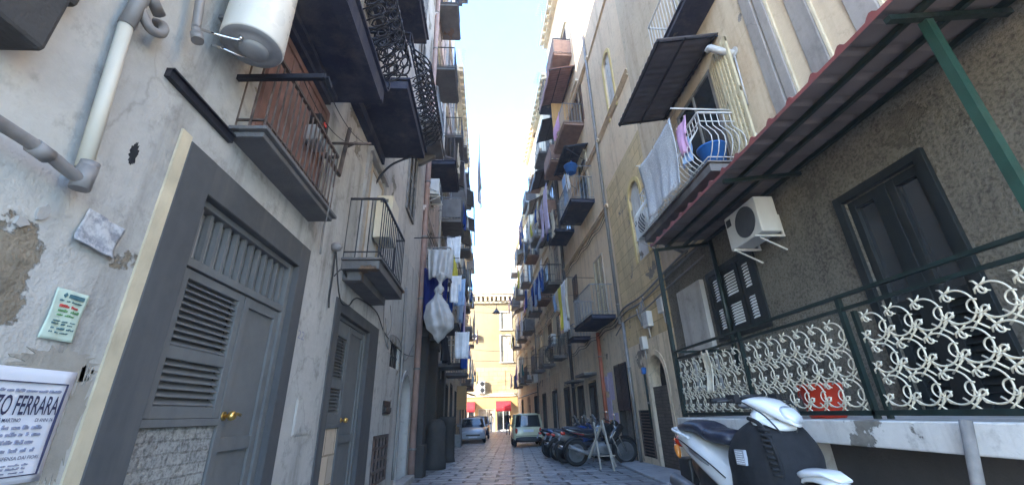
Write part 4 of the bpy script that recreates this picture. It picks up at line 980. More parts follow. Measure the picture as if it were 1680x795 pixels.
for y in (7.1, 4.6, 2.15, -.3): mb.bar((cx0 + .02, y, cz(cx0) - .092), (cx1 - .01, y, cz(cx1) - .092), .05, .05)
mb.build('beam', M['iron_green'], t)
mb = MB(); mb.bar((3.52, 2.17, 1.43), (3.52, 2.17, 4.36), .065, .065); mb.build('post', M['green_post'], t)
mb = MB(); mb.bar((3.2, 7.08, 1.43), (3.2, 7.08, 4.34), .06, .06); mb.build('post', M['iron_green'], t)

# terrace and its ornamental railing
t = thing('raised_terrace', 'raised terrace with stained white edge and dark base behind the white scooter', 'terrace', (3.7, 3, .5))
mb = MB(); mb.box(3.1, 4.29, -2.5, 7.17, 1.22, 1.42); mb.build('slab', M['white_render'], t, bevel=.012)
mb = MB(); mb.box(3.55, 4.29, -2.5, 7.1, -.3, 1.217); mb.build('void_dark_wall', M['piperno'], t)  # near-black colour paints in the dark void under the slab
mb = MB()
for y in (6.9, 4.7):
    mb = MB(); mb.box(3.3, 3.55, y - .15, y + .15, -.3, 1.217); mb.build('pier', M['concrete'], t, bevel=.01)
t = thing('terrace_railing', 'dark railing filled with cream iron scrollwork along the raised terrace', 'railing', (3.2, 3, 1.42))
posts = [7.02, 5.12, 3.5, 1.98, .45, -1.2]
for y in posts:
    mb = MB(); mb.bar((3.2, y, 1.43), (3.2, y, 2.44), .04, .04)
    if y == 3.5: mb.bar((3.22, y - .1, 1.43), (3.22, y - .1, 2.3), .035)
    mb.build('post', M['iron_green'], t)
mb = MB(); mb.bar((3.2, 7.05, 2.45), (3.2, -2.4, 2.45), .045, .03); mb.bar((3.2, 7.05, 2.335), (3.2, -2.4, 2.335), .03, .03); mb.bar((3.2, 7.05, 1.475), (3.2, -2.4, 1.475), .04, .04); mb.bar((4.28, 7.05, 2.45), (3.2, 7.05, 2.45), .035)
mb.build('handrail', M['iron_green'], t)
def scroll(mb, cy, cz_, r, flip, x):
    pts = []
    for i in range(27):
        a = -2.5 + 4.5 * i / 26; pts.append((math.cos(a) * r, math.sin(a) * r))
    def curl(p, a, sgn):
        out = []
        for j in range(1, 9):
            aa = a + sgn * j * .62; rr = r * .30 * (1 - j / 12); out.append((p[0] - math.cos(a) * r * .30 + math.cos(aa) * rr, p[1] - math.sin(a) * r * .30 + math.sin(aa) * rr))
        return out
    st = curl(pts[0], -2.5, -1)[::-1]; en = curl(pts[-1], 2.0, 1)
    P = [V((x, cy + flip * p, cz_ + q)) for p, q in st + pts + en]
    mb.tube(P, .0072, 5)
    pq = [(.42 * r * math.cos(a) + r * .95, .42 * r * math.sin(a) - r * .15) for a in [1.0 + 4.3 * i / 12 for i in range(13)]]; mb.tube([V((x - .004, cy + flip * p, cz_ + q)) for p, q in pq], .006, 5)
    for sx in (-1, 1): mb.tube([V((x + .006, cy + flip * (r * .62 - r * .5), cz_ - r * 1.05 - sx * r * .42)), V((x + .006, cy + flip * (r * .62 + r * .5), cz_ - r * 1.05 + sx * r * .42))], .007, 5)
    for (p, q) in ((r * math.cos(-2.5), r * math.sin(-2.5)), (r * math.cos(2.0), r * math.sin(2.0))):
        for ang in (.5, 2.1, 3.6, 5.2):
            l = r * .56; mb.tube([V((x, cy + flip * p, cz_ + q)), V((x, cy + flip * (p + l * .6 * math.cos(ang)), cz_ + q + l * .6 * math.sin(ang))), V((x + .01, cy + flip * (p + l * math.cos(ang + .3)), cz_ + q + l * math.sin(ang + .3)))], [.009, .0075, .005], 5)
rows = 3
for ya, yb in ((posts[1] + .05, posts[0] - .04), (posts[2] + .06, posts[1] - .05), (posts[3] + .05, posts[2] - .14), (posts[4] + .05, posts[3] - .05), (posts[5] + .05, posts[4] - .05)):
    mb = MB(); n = max(1, round((yb - ya) / .232)); w = (yb - ya) / n; hh = .25
    for i in range(n):
        for j in range(rows): scroll(mb, ya + (i + .5) * w, 1.51 + (j + .5) * hh, .112, -1 if (i + j) % 2 < 2 else 1, 3.2)
    mb.build('scroll_panel', M['iron_cream'], t)
o = V((3.52, 4.43, 1.42)); mb = MB(); mb.lathe([(.15, 0), (.165, .02), (.2, .3), (.212, .305), (.212, .33), (.2, .332), (.165, .05), (.001, .045)], o, 'z', 28)
t = thing('plastic_tub', 'bright red plastic tub standing behind the cream scrollwork', 'tub', o); mb.build('bowl', M['red_plastic'], t)
mb = MB(); mb.tube([o + V((.21 * math.cos(a), .21 * math.sin(a), .30 - .12 * math.sin(a))) for a in [PI * k / 10 for k in range(11)]], .007, 6); mb.build('handle', M['red_plastic'], t)
t = thing('wooden_prop', 'pale wooden prop leaning on the white terrace edge at the right', 'prop', (2.8, 2.7, .52))
mb = MB(); mb.tube([(2.84, 2.72, .52), (3.05, 2.70, 1.43)], .034, 10); mb.build('pole', M['wood_grey'], t)
cloth('beige rag hanging on the terrace scrollwork next to the left post', 'rag', 'rag', 'R', 6.0, 2.3, .2, .55, 1.12, 'fab_cream', seed=4, fold=.012)

def lace():
    n = NT('white_lace_cloth'); p = n.pos()
    w = n.new('ShaderNodeTexVoronoi', Scale=22., feature='DISTANCE_TO_EDGE'); n.con(p, w.inputs['Vector'])
    k = n.ramp(w.outputs[0], .03, .12); col = n.mix(k, (.74, .74, .75), (.52, .53, .55)); col = n.mix(n.ramp(n.noise(p, 4, 5), .4, .65, 0, .35), col, (.45, .45, .47))
    n.bump(k, .6, .02); return n.out(col, .95, 0, .1)
M['lace'] = lace()
# balcony over the canopy
bR = balcony('white bulging balcony with washing and blue tub above the red canopy edge', 'R', 6.75, 5.1, 2.9, .8, .98, 'belly', 'iron_white', 'slab_grey', th=.14, sp=.1)
cloth('large white lace bedspread hung over the bulging white balcony', 'bedspread', 'bedspread', 'R', 6.35, 6.2, 1.55, 1.25, 1.12, 'lace', seed=3, fold=.018)
cloth('pink shirt hung at the near end of the white bedspread', 'hanging_shirt', 'shirt', 'R', 5.62, 6.13, .42, .62, .95, 'fab_pink', shape='shirt', seed=5)
cloth('pale blue cloth hung below the pink shirt on the bulging balcony', 'hanging_cloth', 'cloth', 'R', 5.72, 5.8, .35, .45, .9, 'fab_pale_blue', seed=6)
pole_line('pale rod washing line over the bulging white balcony', 'R', 5.36, 7.1, 6.2, 1.1, mat='iron_white')
o = WP('R', 5.6, 5.06, .5)
t = thing('laundry_tub', 'round blue plastic tub on the bulging white balcony floor', 'tub', o)
mb = MB(); mb.lathe([(.13, .12), (.15, .12), (.225, .5), (.24, .5), (.24, .53), (.215, .53), (.14, .16), (.001, .15)], o, 'z', 30); mb.lathe([(.15, 0), (.15, .125)], o, 'z', 20); mb.build('bowl', M['blue_plastic'], t)
awning('sloping sheet metal awning with frame over the bulging white balcony', 'R', 6.5, 7.95, 2.4, 1.2, .2, 'metal_sheet', True, 0)
ac('white air conditioner at the far end of the bulging white balcony', 'R', 9.0, 5.45, .1)
t = thing('vent_pipe', 'white curved vent pipe sticking out of the tan wall by the sheet awning', 'vent pipe', WP('R', 5.15, 7.5))
mb = MB(); mb.tube(smooth_pts([WP('R', 5.1, 7.2, -.02), WP('R', 5.1, 7.25, .18), WP('R', 5.15, 7.35, .26), WP('R', 5.25, 7.5, .28), WP('R', 5.33, 7.52, .28)], 5), .06, 12); mb.tube([WP('R', 5.1, 7.2, -.01), WP('R', 5.1, 7.205, .02)], .12, 16); mb.build('elbow', M['pipe_white'], t)
mb = MB(); mb.tube([WP('R', 5.06, 7.1, .03), WP('R', 5.1, 6.1, .03)], .014, 6); mb.build('conduit', M['pipe_white'], t)
balcony('high white railed balcony with dark blue underside above the sheet awning', 'R', 5.9, 8.7, 1.7, .55, 1., 'bars', 'iron_white', 'slab_blue', th=.1, brackets=False)

# ochre house fittings
mb = MB(); mb.wbox('R', 10.17, 11.23, .1, 2.1, -.28, -.05); mb.build('brick_infill', M['dark_brick'], E2)
for (a, b, sp, zb) in ((9.9, 10.75, 7.325, 5.4), (10.55, 11.25, 13.05, 10.8), (10.15, 11.25, 2.3, .2)):
    mb = MB(); r0 = (b - a) / 2 + .004; r1 = r0 + .13; m = (a + b) / 2; N = 12
    for i in range(N):
        q = [(m - rr * math.cos(PI * (i + k) / N), sp + rr * math.sin(PI * (i + k) / N)) for rr, k in ((r0, 0), (r0, 1), (r1, 1), (r1, 0))]
        mb.prism(q, lambda p, z, t: WP('R', p, z, t), -.02, .025)
    mb.wbox('R', m - r1, m - r0, zb, sp - .002, -.02, .025); mb.wbox('R', m + r0, m + r1, zb, sp - .002, -.02, .025)
    mb.build('arch_surround', plaster('yellow_arch_surround_%d' % int(zb), (.52, .40, .17), (.46, .35, .16), (.25, .18, .1), .5, 1, None, .6, .3, .3, seed=40) if zb > 1 else M['plaster_low'], E2)
mb = MB(); mb.wbox('R', 11.5, 12.35, .4, 1.55, -.02, .004, 1)
for i in range(14): z = .45 + i * .077; mb.wbox('R', 11.55, 12.3, z, z + .03, .004, .03)
for q in ((11.5, 11.55), (12.3, 12.35)): mb.wbox('R', q[0], q[1], .4, 1.55, .004, .035)
mb.build('vent_grille', [M['iron_rust'], M['void']], E2)
def meter_box(u, z, w, h, label):
    mb = MB(); mb.wbox('R', u - w / 2, u + w / 2, z, z + h, -.01, .14); t = thing('meter_box', label, 'meter box', WP('R', u, z), group='meter boxes on the ochre wall'); mb.build('casing', M['ac_white'], t, bevel=.012)
    mb = MB(); mb.wbox('R', u - w * .42, u + w * .42, z + h * .2, z + h * .95, .135, .147); mb.cyl(WP('R', u, z + .01, .07), WP('R', u, z - .25, .05), .016, n=8); mb.build('lid', M['pipe_white'], t, bevel=.004)
meter_box(9.55, 3.7, .3, .35, 'small white meter box nearest the canopy corner post')
meter_box(10.6, 3.55, .38, .4, 'larger white meter box with cable loops left of the small one')
meter_box(11.1, 3.05, .22, .34, 'narrow white meter box low over the ochre vent')
mb = MB()
for k, zz in enumerate((4.55, 4.4, 4.15)): mb.tube(smooth_pts([WP('R', 7.3, zz + .15, .06), WP('R', 9, zz + .05, .05), WP('R', 10.8, zz - .1, .05), WP('R', 12.4, zz - .05, .04), WP('R', 13.5, zz - .3, .05)], 5), .02 + .008 * (k == 0), 6)
mb.tube(smooth_pts([WP('R', 10.7, 4.4, .06), WP('R', 10.9, 4.0, .1), WP('R', 10.75, 3.6, .12), WP('R', 11.1, 3.9, .1), WP('R', 11.3, 4.2, .05)], 6), .018, 6)
for q in (.0, .12, .2): mb.tube(smooth_pts([WP('R', 10.7 + q, 4.3, .08), WP('R', 10.5 + q, 3.85, .14), WP('R', 10.75 + q, 3.65, .12), WP('R', 10.8 + q, 4.2, .1)], 5), .01, 5)
tag(mb.build('wall_conduits', M['cable_grey'], loc=WP('R', 10, 4)), 'sagging grey conduits and looped cables across the ochre wall', 'cables')
def vpipe(side, u, z0, z1, r, mat, label, off=.06, name='drain_pipe', cat='drain pipe'):
    t = thing(name, label, cat, WP(side, u, z0)); mb = MB(); mb.tube([WP(side, u, z0, off), WP(side, u, z1, off)], r, 10); mb.build('pipe', M[mat], t)
    z = z0 + .6
    while z < z1: mb = MB(); mb.tube([WP(side, u, z, off), WP(side, u, z + .05, off)], r * 1.18, 10); mb.wbox(side, u - .02, u + .02, z + .01, z + .04, -.02, off); mb.build('clamp', M['pipe_grey'], t); z += 1.9
vpipe('R', 12.62, .2, 4.1, .05, 'pipe_grey', 'grey drain pipe left of the ochre vent grille')
vpipe('R', 11.42, 1.1, 2.5, .028, 'iron_green', 'thin dark pipe with blue valve between the arch and the vent')
mb = MB(); mb.wbox('R', 11.36, 11.48, 2.45, 2.62, .0, .12); tag(mb.build('valve_box', M['blue_plastic'], loc=WP('R', 11.4, 2.5), bevel=.02), 'small blue valve box on the ochre wall left of the arch', 'valve box')
vpipe('R', 15.5, .9, 4.3, .07, 'pipe_red', 'red brown drain pipe on the beige wall above the motorcycles')
vpipe('R', 12.9, 4.1, 23, .055, 'pipe_grey', 'tall grey drain pipe at the edge of the beige house')
# ------------------------------------------------------------------ far facades: windows, balconies, washing
WIN = [  # root, side, u, z, w, h, style, frame, shutter, open, surround
    (B, 'L', 12.6, 8.4, 1.0, 2.2, 'shutter', 'wood_grey', None, 0, 'plaster_cream'), (B, 'L', 12.6, 12.6, 1.0, 2.2, 'shutter', 'wood_grey', None, 0, 'plaster_cream'), (B, 'L', 12.8, 16.6, 1.0, 2.2, 'shutter', 'wood_brown', None, 0, 'plaster_cream'),
    (B, 'L', 16.3, 4.4, 1.0, 2.2, 'glass', 'wood_grey', None, 1, None), (B, 'L', 16.3, 8.4, 1.0, 2.3, 'glass', 'wood_pale', None, 1, 'plaster_cream'), (B, 'L', 16.3, 12.6, 1.0, 2.3, 'shutter', 'wood_grey', None, 0, 'plaster_cream'), (B, 'L', 16.3, 17, 1.0, 2.3, 'shutter', 'wood_grey', None, 0, 'plaster_cream'), (B, 'L', 13, 21, 1.0, 2.2, 'shutter', 'wood_grey', None, 0, None), (B, 'L', 16.4, 21.2, 1.0, 2.2, 'shutter', 'wood_grey', None, 0, None)]
for i, u in enumerate((20.7, 23.6, 26.9)):
    for j, z in enumerate((4.2, 8.1, 12.1, 16.0, 19.8)): WIN.append((Cc, 'L', u, z, 1.05, 2.2, ('glass', 'shutter')[(i + j) % 2], ('wood_grey', 'wood_brown', 'wood_green')[(i * 2 + j) % 3], None, (i + j) % 2 == 0, 'plaster_beige'))
for i, u in enumerate((31.7, 35.2, 39.2)):
    for j, z in enumerate((3.9, 7.6, 11.4, 15.0)): WIN.append((D, 'L', u, z, 1.05, 2.1, ('glass', 'shutter')[(i + j) % 2], ('wood_pale', 'wood_brown', 'wood_grey')[(i + j) % 3], None, (i + j + 1) % 2, 'plaster_cream'))
WIN += [(F, 'R', 14.6, 4.6, 1.1, 2.4, 'shutter', 'wood_pale', 'wood_cream', 0, None), (F, 'R', 15.3, 9.4, 1.1, 2.3, 'shutter', 'wood_grey', 'wood_green', 0, 'plaster_cream'), (F, 'R', 18.2, 4.9, .8, 2.5, 'shutter', 'wood_brown', None, 0, None), (F, 'R', 15.3, 13.3, 1.1, 2.3, 'glass', 'wood_brown', None, 1, 'plaster_cream'), (F, 'R', 18.4, 9.6, 1.0, 2.3, 'glass', 'wood_pale', None, 1, 'plaster_cream'), (F, 'R', 18.2, 13.4, 1.0, 2.3, 'shutter', 'wood_grey', None, 0, 'plaster_cream'), (F, 'R', 16, 18, 1.0, 2.3, 'shutter', 'wood_brown', None, 0, 'plaster_cream'), (F, 'R', 18.5, 18, 1.0, 2.3, 'shutter', 'wood_brown', None, 0, 'plaster_cream')]
for i, u in enumerate((21.6, 24.7, 28)):
    for j, z in enumerate((4.2, 8.0, 12.0, 16.2)): WIN.append((G, 'R', u, z, 1.05, 2.3, ('glass', 'shutter')[(i + j) % 2], ('wood_grey', 'wood_brown', 'wood_pale')[(i + j * 2) % 3], None, (i + j) % 2 == 0, 'plaster_beige'))
for i, u in enumerate((31.8, 35.5, 39.6)):
    for j, z in enumerate((3.9, 7.4, 11.2, 14.6)): WIN.append((Hh, 'R', u, z, 1.05, 2.1, ('glass', 'shutter')[(i + j) % 2], ('wood_grey', 'wood_pale', 'wood_brown')[(i + j) % 3], None, (i + j) % 2 == 0, 'plaster_beige'))
for r, s, u, z, w, h, st, fm, sm, op, su in WIN: window(r, s, u, z, w, h, st, fm, sm, 0, bool(op), su)
# ground floor doors of the far houses
for r, s, lst in ((B, 'L', ((12.2, 14.2, 3.9, 'wood_brown'), (15.2, 16.6, 2.95, 'iron_black'), (17.2, 18.2, 2.95, 'wood_brown'))), (Cc, 'L', ((20, 21.5, 2.9, 'wood_grey'), (22.8, 24.2, 3.1, 'ac_white'), (26, 27.4, 2.9, 'wood_brown'))), (D, 'L', ((31, 32.4, 2.8, 'wood_brown'), (34.5, 36, 2.8, 'wood_grey'), (38.5, 40, 2.8, 'ac_beige'))),
                  (F, 'R', ((13, 14.2, 2.85, 'wood_grey'), (16.5, 17.5, 2.6, 'wood_brown'), (18.4, 19.4, 2.6, 'wood_grey'))), (G, 'R', ((21, 22.2, 2.7, 'wood_brown'), (24, 25.4, 2.7, 'ac_white'), (27.5, 28.8, 2.7, 'wood_red'))), (Hh, 'R', ((31, 32.4, 2.7, 'wood_brown'), (39, 40.2, 2.7, 'wood_grey')))):
    for a, b, h, m in lst:
        z = gz(a) - .05; mid = (a + b) / 2; mb = MB()
        mb.wbox(s, a, a + .08, z, h, -.28, .03); mb.wbox(s, b - .08, b, z, h, -.28, .03); mb.wbox(s, a + .08, b - .08, h - .1, h + .02, -.28, .028)
        d = mb.build('door', M['piperno'], r)
        for p, q in ((a + .083, mid - .006), (mid + .006, b - .083)):
            mb = MB(); mb.wbox(s, p, q, z, h - .103, -.2, -.15)
            for zz in (.25, 1.15): mb.wbox(s, p + .09, q - .09, z + zz, z + zz + .75, -.149, -.13)
            mb.build('door_leaf', M[m], d)
mb = MB(); mb.wbox('R', 13.0, 14.2, 1.55, 2.95, -.02, .05); mb.wbox('R', 13.57, 13.63, 1.55, 2.95, .053, .08)
for k in range(9): mb.wbox('R', 13.05 + k * .13, 13.08 + k * .13, 1.6, 2.9, .053, .075)
mb.build('window', M['iron_black'], F)
mb = MB(); mb.wbox('R', 16.3, 17.7, 2.85, 2.95, -.02, .5); mb.build('door_hood', M['slab_grey'], F)
mb = MB(); mb.wbox('R', 18.2, 19.6, 2.75, 2.83, -.02, .55); mb.build('door_hood', M['slab_grey'], F)
# dark stone portal of the pinkish house
mb = MB()
for a, b in ((11.75, 12.18), (14.22, 14.65)): mb.wbox('L', a, b, -.1, 3.9, -.02, .28); mb.wbox('L', a - .06, b + .06, -.1, .9, -.02, .34); mb.wbox('L', a - .06, b + .06, 3.6, 3.9, -.02, .33)
mb.wbox('L', 11.6, 14.8, 3.903, 4.25, -.02, .36); mb.wbox('L', 11.5, 14.9, 4.253, 4.4, -.02, .46); mb.build('portal', M['piperno'], B, bevel=.015)
for a in (11.5, 15.0, 16.75, 18.35): mb = MB(); mb.wbox('L', a, a + .16, -.1, 3.4, -.02, .12); mb.build('pilaster', M['piperno'], B)
# flyers, patches on the beige house
for k, (u, z, w, h, lb) in enumerate(((14.55, 1.9, .5, .9, 'largest lilac flyer on the beige wall by the barred window'), (14.9, 1.2, .5, .8, 'lower lilac flyer pasted under the largest one'), (15.1, 2.2, .3, .5, 'small lilac flyer nearest the red brown drain pipe'), (14.4, 1.1, .3, .4, 'small low lilac flyer closest to the barred window'))):
    mb = MB(); mb.wbox('R', u, u + w, z, z + h, -.02, .006 + .003 * k); tag(mb.build('flyer', M['fab_lilac'], loc=WP('R', u, z)), lb, 'flyer', 'flyers on the beige wall')

LB = 'balconies of the left row'; RB = 'balconies of the right row'
BAL = [  # label, side, u, z, w, d, h, style, rail, slab, group
    ('dark slab balcony with pale panels and clutter above a big air conditioner', 'L', 12.6, 9.35, 1.9, .9, 1, 'bars', 'iron_rust', 'slab_blue', LB),
    ('balcony with dark blue slab below the topmost left eaves', 'L', 12.6, 13.5, 1.8, .8, 1, 'bars', 'iron_black', 'slab_dark', LB),
    ('highest visible balcony of the pinkish house, dark and narrow', 'L', 12.8, 17.2, 1.7, .8, 1, 'bars', 'iron_black', 'slab_dark', LB),
    ('balcony with yellowish plant cloth above the plastic wrapped washing', 'L', 12.7, 5.3, 1.8, .85, 1, 'bars', 'iron_grey', 'slab_grey', LB),
    ('grey slab balcony behind the drop awning on the pinkish house', 'L', 16.3, 9.0, 1.9, .9, 1, 'panel', 'iron_grey', 'slab_grey', LB),
    ('balcony beside the row of jeans and lilac sheets on the left', 'L', 16.3, 4.7, 1.9, .85, 1, 'bars', 'iron_white', 'slab_grey', LB),
    ('upper balcony of the pinkish house behind the white flapping sheet', 'L', 16.3, 13.2, 1.9, .85, 1, 'bars', 'iron_black', 'slab_dark', LB),
    ('low thick dark slab balcony right over the dark portal bollards', 'L', 17.4, 3.42, 1.4, .95, .9, 'bars', 'iron_white', 'slab_grey', LB),
    ('second low dark slab balcony behind the first one over the shop doors', 'L', 20.6, 3.35, 1.6, 1.0, .9, 'bars', 'iron_grey', 'slab_grey', LB)]
for j, (z, a) in enumerate(((8.0, 'first'), (12.0, 'second'), (15.9, 'third'))):
    for i, u in enumerate((20.7, 23.6, 26.9)):
        BAL.append((f'{a} storey balcony in the {("near", "middle", "far")[i]} column of the weathered cream house', 'L', u, z, 1.7, .8, 1, ('bars', 'panel', 'bars')[(i + j) % 3], ('iron_black', 'iron_grey', 'iron_white')[(i + j) % 3], ('slab_grey', 'slab_dark')[(i + j) % 2], LB))
for j, (z, a) in enumerate(((3.65, 'lowest'), (7.5, 'second'), (11.3, 'third'), (14.9, 'top'))):
    for i, u in enumerate((31.7, 35.2, 39.2)):
        BAL.append((f'{a} balcony in the {("near", "middle", "far")[i]} column of the last left house', 'L', u, z, 1.6, .7, .95, ('bars', 'bars', 'panel')[(i + j) % 3], ('iron_rust', 'iron_grey', 'iron_white')[(i + j) % 3], 'slab_grey', LB))
BAL += [('balcony with thin railing and dark slab beside the yellow and white washing', 'R', 14.6, 4.5, 2.4, .85, 1.05, 'bars', 'iron_grey', 'slab_blue', RB),
    ('dark slab balcony with grey railing and blue basin under a blue awning', 'R', 15.3, 9.3, 2.2, .95, 1.05, 'bars', 'iron_grey', 'slab_blue', RB),
    ('reddish slab balcony below the pink corrugated awning', 'R', 15.5, 13.2, 2.2, .9, 1.05, 'bars', 'iron_grey', 'slab_red', RB),
    ('small balcony with lilac washing lower behind the blue basin balcony', 'R', 18.4, 9.5, 1.8, .9, 1, 'bars', 'iron_black', 'slab_blue', RB),
    ('balcony with orange side wall between two high awnings', 'R', 18.3, 13.3, 1.8, .9, 1, 'panel', 'iron_rust', 'slab_red', RB),
    ('top balcony of the beige house at the picture top', 'R', 16, 17.9, 2.0, .9, 1, 'panel', 'iron_black', 'slab_red', RB),
    ('small high slab balcony left of the top balcony', 'R', 18.6, 17.9, 1.6, .9, 1, 'bars', 'iron_black', 'slab_blue', RB),
    ('rounded dark iron balcony low over the narrow cream house door', 'R', 21.6, 4.15, 1.5, .7, .95, 'belly', 'iron_black', 'slab_grey', RB),
    ('small dark slab under the yellow washing by the brown shutter', 'R', 17.1, 4.35, .9, .7, .5, 'bars', 'iron_grey', 'slab_blue', RB)]
for j, (z, a) in enumerate(((7.9, 'second'), (11.9, 'third'), (16.1, 'top'))):
    for i, u in enumerate((21.6, 24.7, 28)):
        BAL.append((f'{a} storey balcony in the {("near", "middle", "far")[i]} column of the narrow cream house', 'R', u, z, 1.8, .8, 1, ('bars', 'panel', 'bars')[(i + j) % 3], ('iron_black', 'iron_white', 'iron_grey')[(i + j) % 3], ('slab_grey', 'slab_red')[(i + j) % 2], RB))
for i, u in enumerate((24.7, 28)): BAL.append((f'lowest balcony in the {("middle", "far")[i]} column of the narrow cream house', 'R', u, 4.1, 1.7, .7, .95, 'bars', 'iron_rust', 'slab_grey', RB))
for j, (z, a) in enumerate(((3.8, 'lowest'), (7.3, 'second'), (11.1, 'third'), (14.5, 'top'))):
    for i, u in enumerate((31.8, 35.5, 39.6)):
        BAL.append((f'{a} balcony in the {("near", "middle", "far")[i]} column of the last right house', 'R', u, z, 1.7, .7, .95, ('bars', 'panel', 'bars')[(i + j) % 3], ('iron_rust', 'iron_white', 'iron_grey')[(i + j) % 3], 'slab_grey', RB))
for l, s, u, z, w, d, h, st, rm, sm, g in BAL: balcony(l, s, u, z, w, d, h, st, rm, sm, g, brackets=False, th=.1)

# air conditioners
for l, s, u, z, o in (('big white air conditioner under the cluttered dark slab balcony on the left', 'L', 11.9, 8.0, .05), ('small white air conditioner above the cluttered balcony on the left', 'L', 12.0, 11.2, 0), ('white air conditioner on the weathered cream house', 'L', 25.2, 8.9, 0), ('air conditioner by the end of the left row', 'L', 37.2, 8, 0),
                      ('white air conditioner over the lit shop on the right', 'R', 30.2, 3.5, 0), ('white air conditioner beside the one over the lit shop', 'R', 33.3, 3.7, 0), ('air conditioner on the narrow cream house below the blue washing', 'R', 23.2, 5.0, 0), ('air conditioner high on the narrow cream house', 'R', 26.4, 9, 0), ('air conditioner on the last right house near the corner', 'R', 37.6, 5.6, 0), ('second air conditioner on the last right house below the first', 'R', 37.8, 4.2, 0)): ac(l, s, u, z, o)
for x, z, l in ((-.65, 4.25, 'upper white air conditioner on the sunlit yellow house'), (-.65, 3.62, 'lower white air conditioner on the sunlit yellow house'), (-1.5, 9.2, 'air conditioner high on the sunlit yellow house by its left edge')):
    c = copy_tree(AC0); c['label'] = l; c.location = (x, EY, z); c.rotation_euler = (0, 0, -PI / 2)

# awnings
for l, s, u, z, w, d, dr, m, co, sk in (
    ('grey metal sheet awning dropping in front of the pinkish house', 'L', 16.2, 12.0, 2.2, 1.0, .35, 'fab_grey', 0, 1.1), ('beige fabric awning over the plant cloth balcony on the left', 'L', 20.6, 10.9, 2.2, 1.1, .5, 'fab_beige', 0, .5), ('grey fabric drop awning standing out furthest on the left', 'L', 23.6, 15.0, 2.2, 1.15, .6, 'fab_grey', 0, 1.4),
    ('long drop awning of the middle left house, grey with straight side', 'L', 26.9, 14.6, 2.2, 1.1, .5, 'fab_grey', 0, 1.6), ('small brown awning over a far left shop door', 'L', 35.2, 3.3, 2., 1.0, .3, 'metal_sheet', 1, 0),
    ('dark blue awning over the blue basin balcony', 'R', 15.3, 12.0, 2.3, 1.05, .2, 'slab_blue', 1, 0), ('pink brown corrugated awning highest on the right skyline', 'R', 16.0, 16.9, 2.6, 1.3, .35, 'sheet_pink', 1, .4), ('grey corrugated awning below the pink brown one', 'R', 18.4, 16.2, 2.0, 1.2, .4, 'metal_sheet', 1, .2),
    ('grey sheet awning on the right skyline above the lilac washing', 'R', 21.6, 15, 2.2, 1.15, .4, 'metal_sheet', 1, .3), ('beige fabric awning catching sun on the narrow cream house', 'R', 24.7, 14.9, 2.2, 1.1, .6, 'fab_beige', 0, .5), ('cream fabric awning near the far right roofline', 'R', 31.8, 13.9, 2.1, 1.1, .6, 'fab_beige', 0, .6),
    ('beige awning over the far right corner balcony', 'R', 35.5, 10.2, 2., 1., .5, 'fab_beige', 0, .3), ('white flat awning over the lit shop door', 'R', 31.7, 3.0, 2.2, 1.2, .35, 'ac_white', 0, 0), ('grey awning over the small lilac washing balcony', 'R', 21.6, 10.9, 2, 1, .3, 'fab_grey', 0, .3)):
    if m == 'sheet_pink' and m not in M: M[m] = solid('pink_brown_corrugated_sheet', (.30, .17, .16), .7, .1, .2, 4, .1, 30, .3)
    awning(l, s, u, z, w, d, dr, m, bool(co), sk, props=s == 'R' and u < 16)
mb = MB(); mb.box(.0, .85, .86, .9, .05, 2.9); t = mount('balcony_screen', 'orange painted side screen of the balcony between two high awnings', 'screen', 'R', 17.5, 13.3); mb.build('panel', M['orange_plaster'], t)

# washing, left
WL = 'washing on the left row'; WR = 'washing on the right row'
t = mount('plastic_wrapped_washing', 'big milky plastic sheet tied at the neck over hanging washing', 'plastic sheet', 'L', 10.5, 4.75, .72)
mb = MB()
def bagr(z):
    for (za, ra), (zb, rb) in zip(BP, BP[1:]):
        if zb <= z <= za: k = (z - zb) / (za - zb); return lerp(rb, ra, k * k * (3 - 2 * k))
    return .01
BP = [(.42, .02), (.34, .2), (.22, .16), (.08, .06), (-.02, .05), (-.12, .13), (-.2, .16), (-.34, .1), (-.4, .13), (-.75, .36), (-1.15, .45), (-1.45, .42), (-1.75, .18), (-1.95, .02)]
rg = []
for k in range(46):
    z = .42 - 2.36 * k / 45; r = bagr(z)
    rg.append([(r * 1.05 * math.cos(a) * (1 + .12 * math.sin(a * 5 + z * 3)) + (.05 * math.sin(z * 3)), 1.0 * r * math.sin(a) * (1 + .14 * math.sin(a * 7 + z * 2)) + .10 * z * .5, z + .03 * math.sin(a * 3)) for a in [2 * PI * j / 40 for j in range(40)]])
mb.loft(rg); mb.build('sheet', M['film'], t); t.scale = (.74, .74, .78); t.location.z += .0
mb = MB(); mb.lathe([(.11, -.01), (.125, 0), (.11, .01)], (0, -.02, -.345), 'z', 16); mb.build('string', M['cable_grey'], t)
cloth('milky plastic sheet draped over the line above the tied plastic bundle', 'plastic_sheet', 'plastic sheet', 'L', 10.7, 5.85, .72, .85, .68, 'film', across=True, seed=8, fold=.09)
cloth('dark navy blanket hanging behind the tied plastic bundle', 'hanging_blanket', 'blanket', 'L', 11.3, 5.5, .7, 1.5, .5, 'fab_navy', across=True, seed=9, fold=.05)
cloth('dark bag like cloth below the tied plastic bundle', 'hanging_cloth', 'cloth', 'L', 12.1, 3.75, 1.2, .8, .75, 'fab_black', seed=10, fold=.06)
pole_line('line with the plastic wrapped washing', 'L', 10.3, 11.9, 6.0, 1.0)
pole_line('line with lilac sheets and dark jeans on the left', 'L', 13.6, 17.2, 6.0, 1.05)
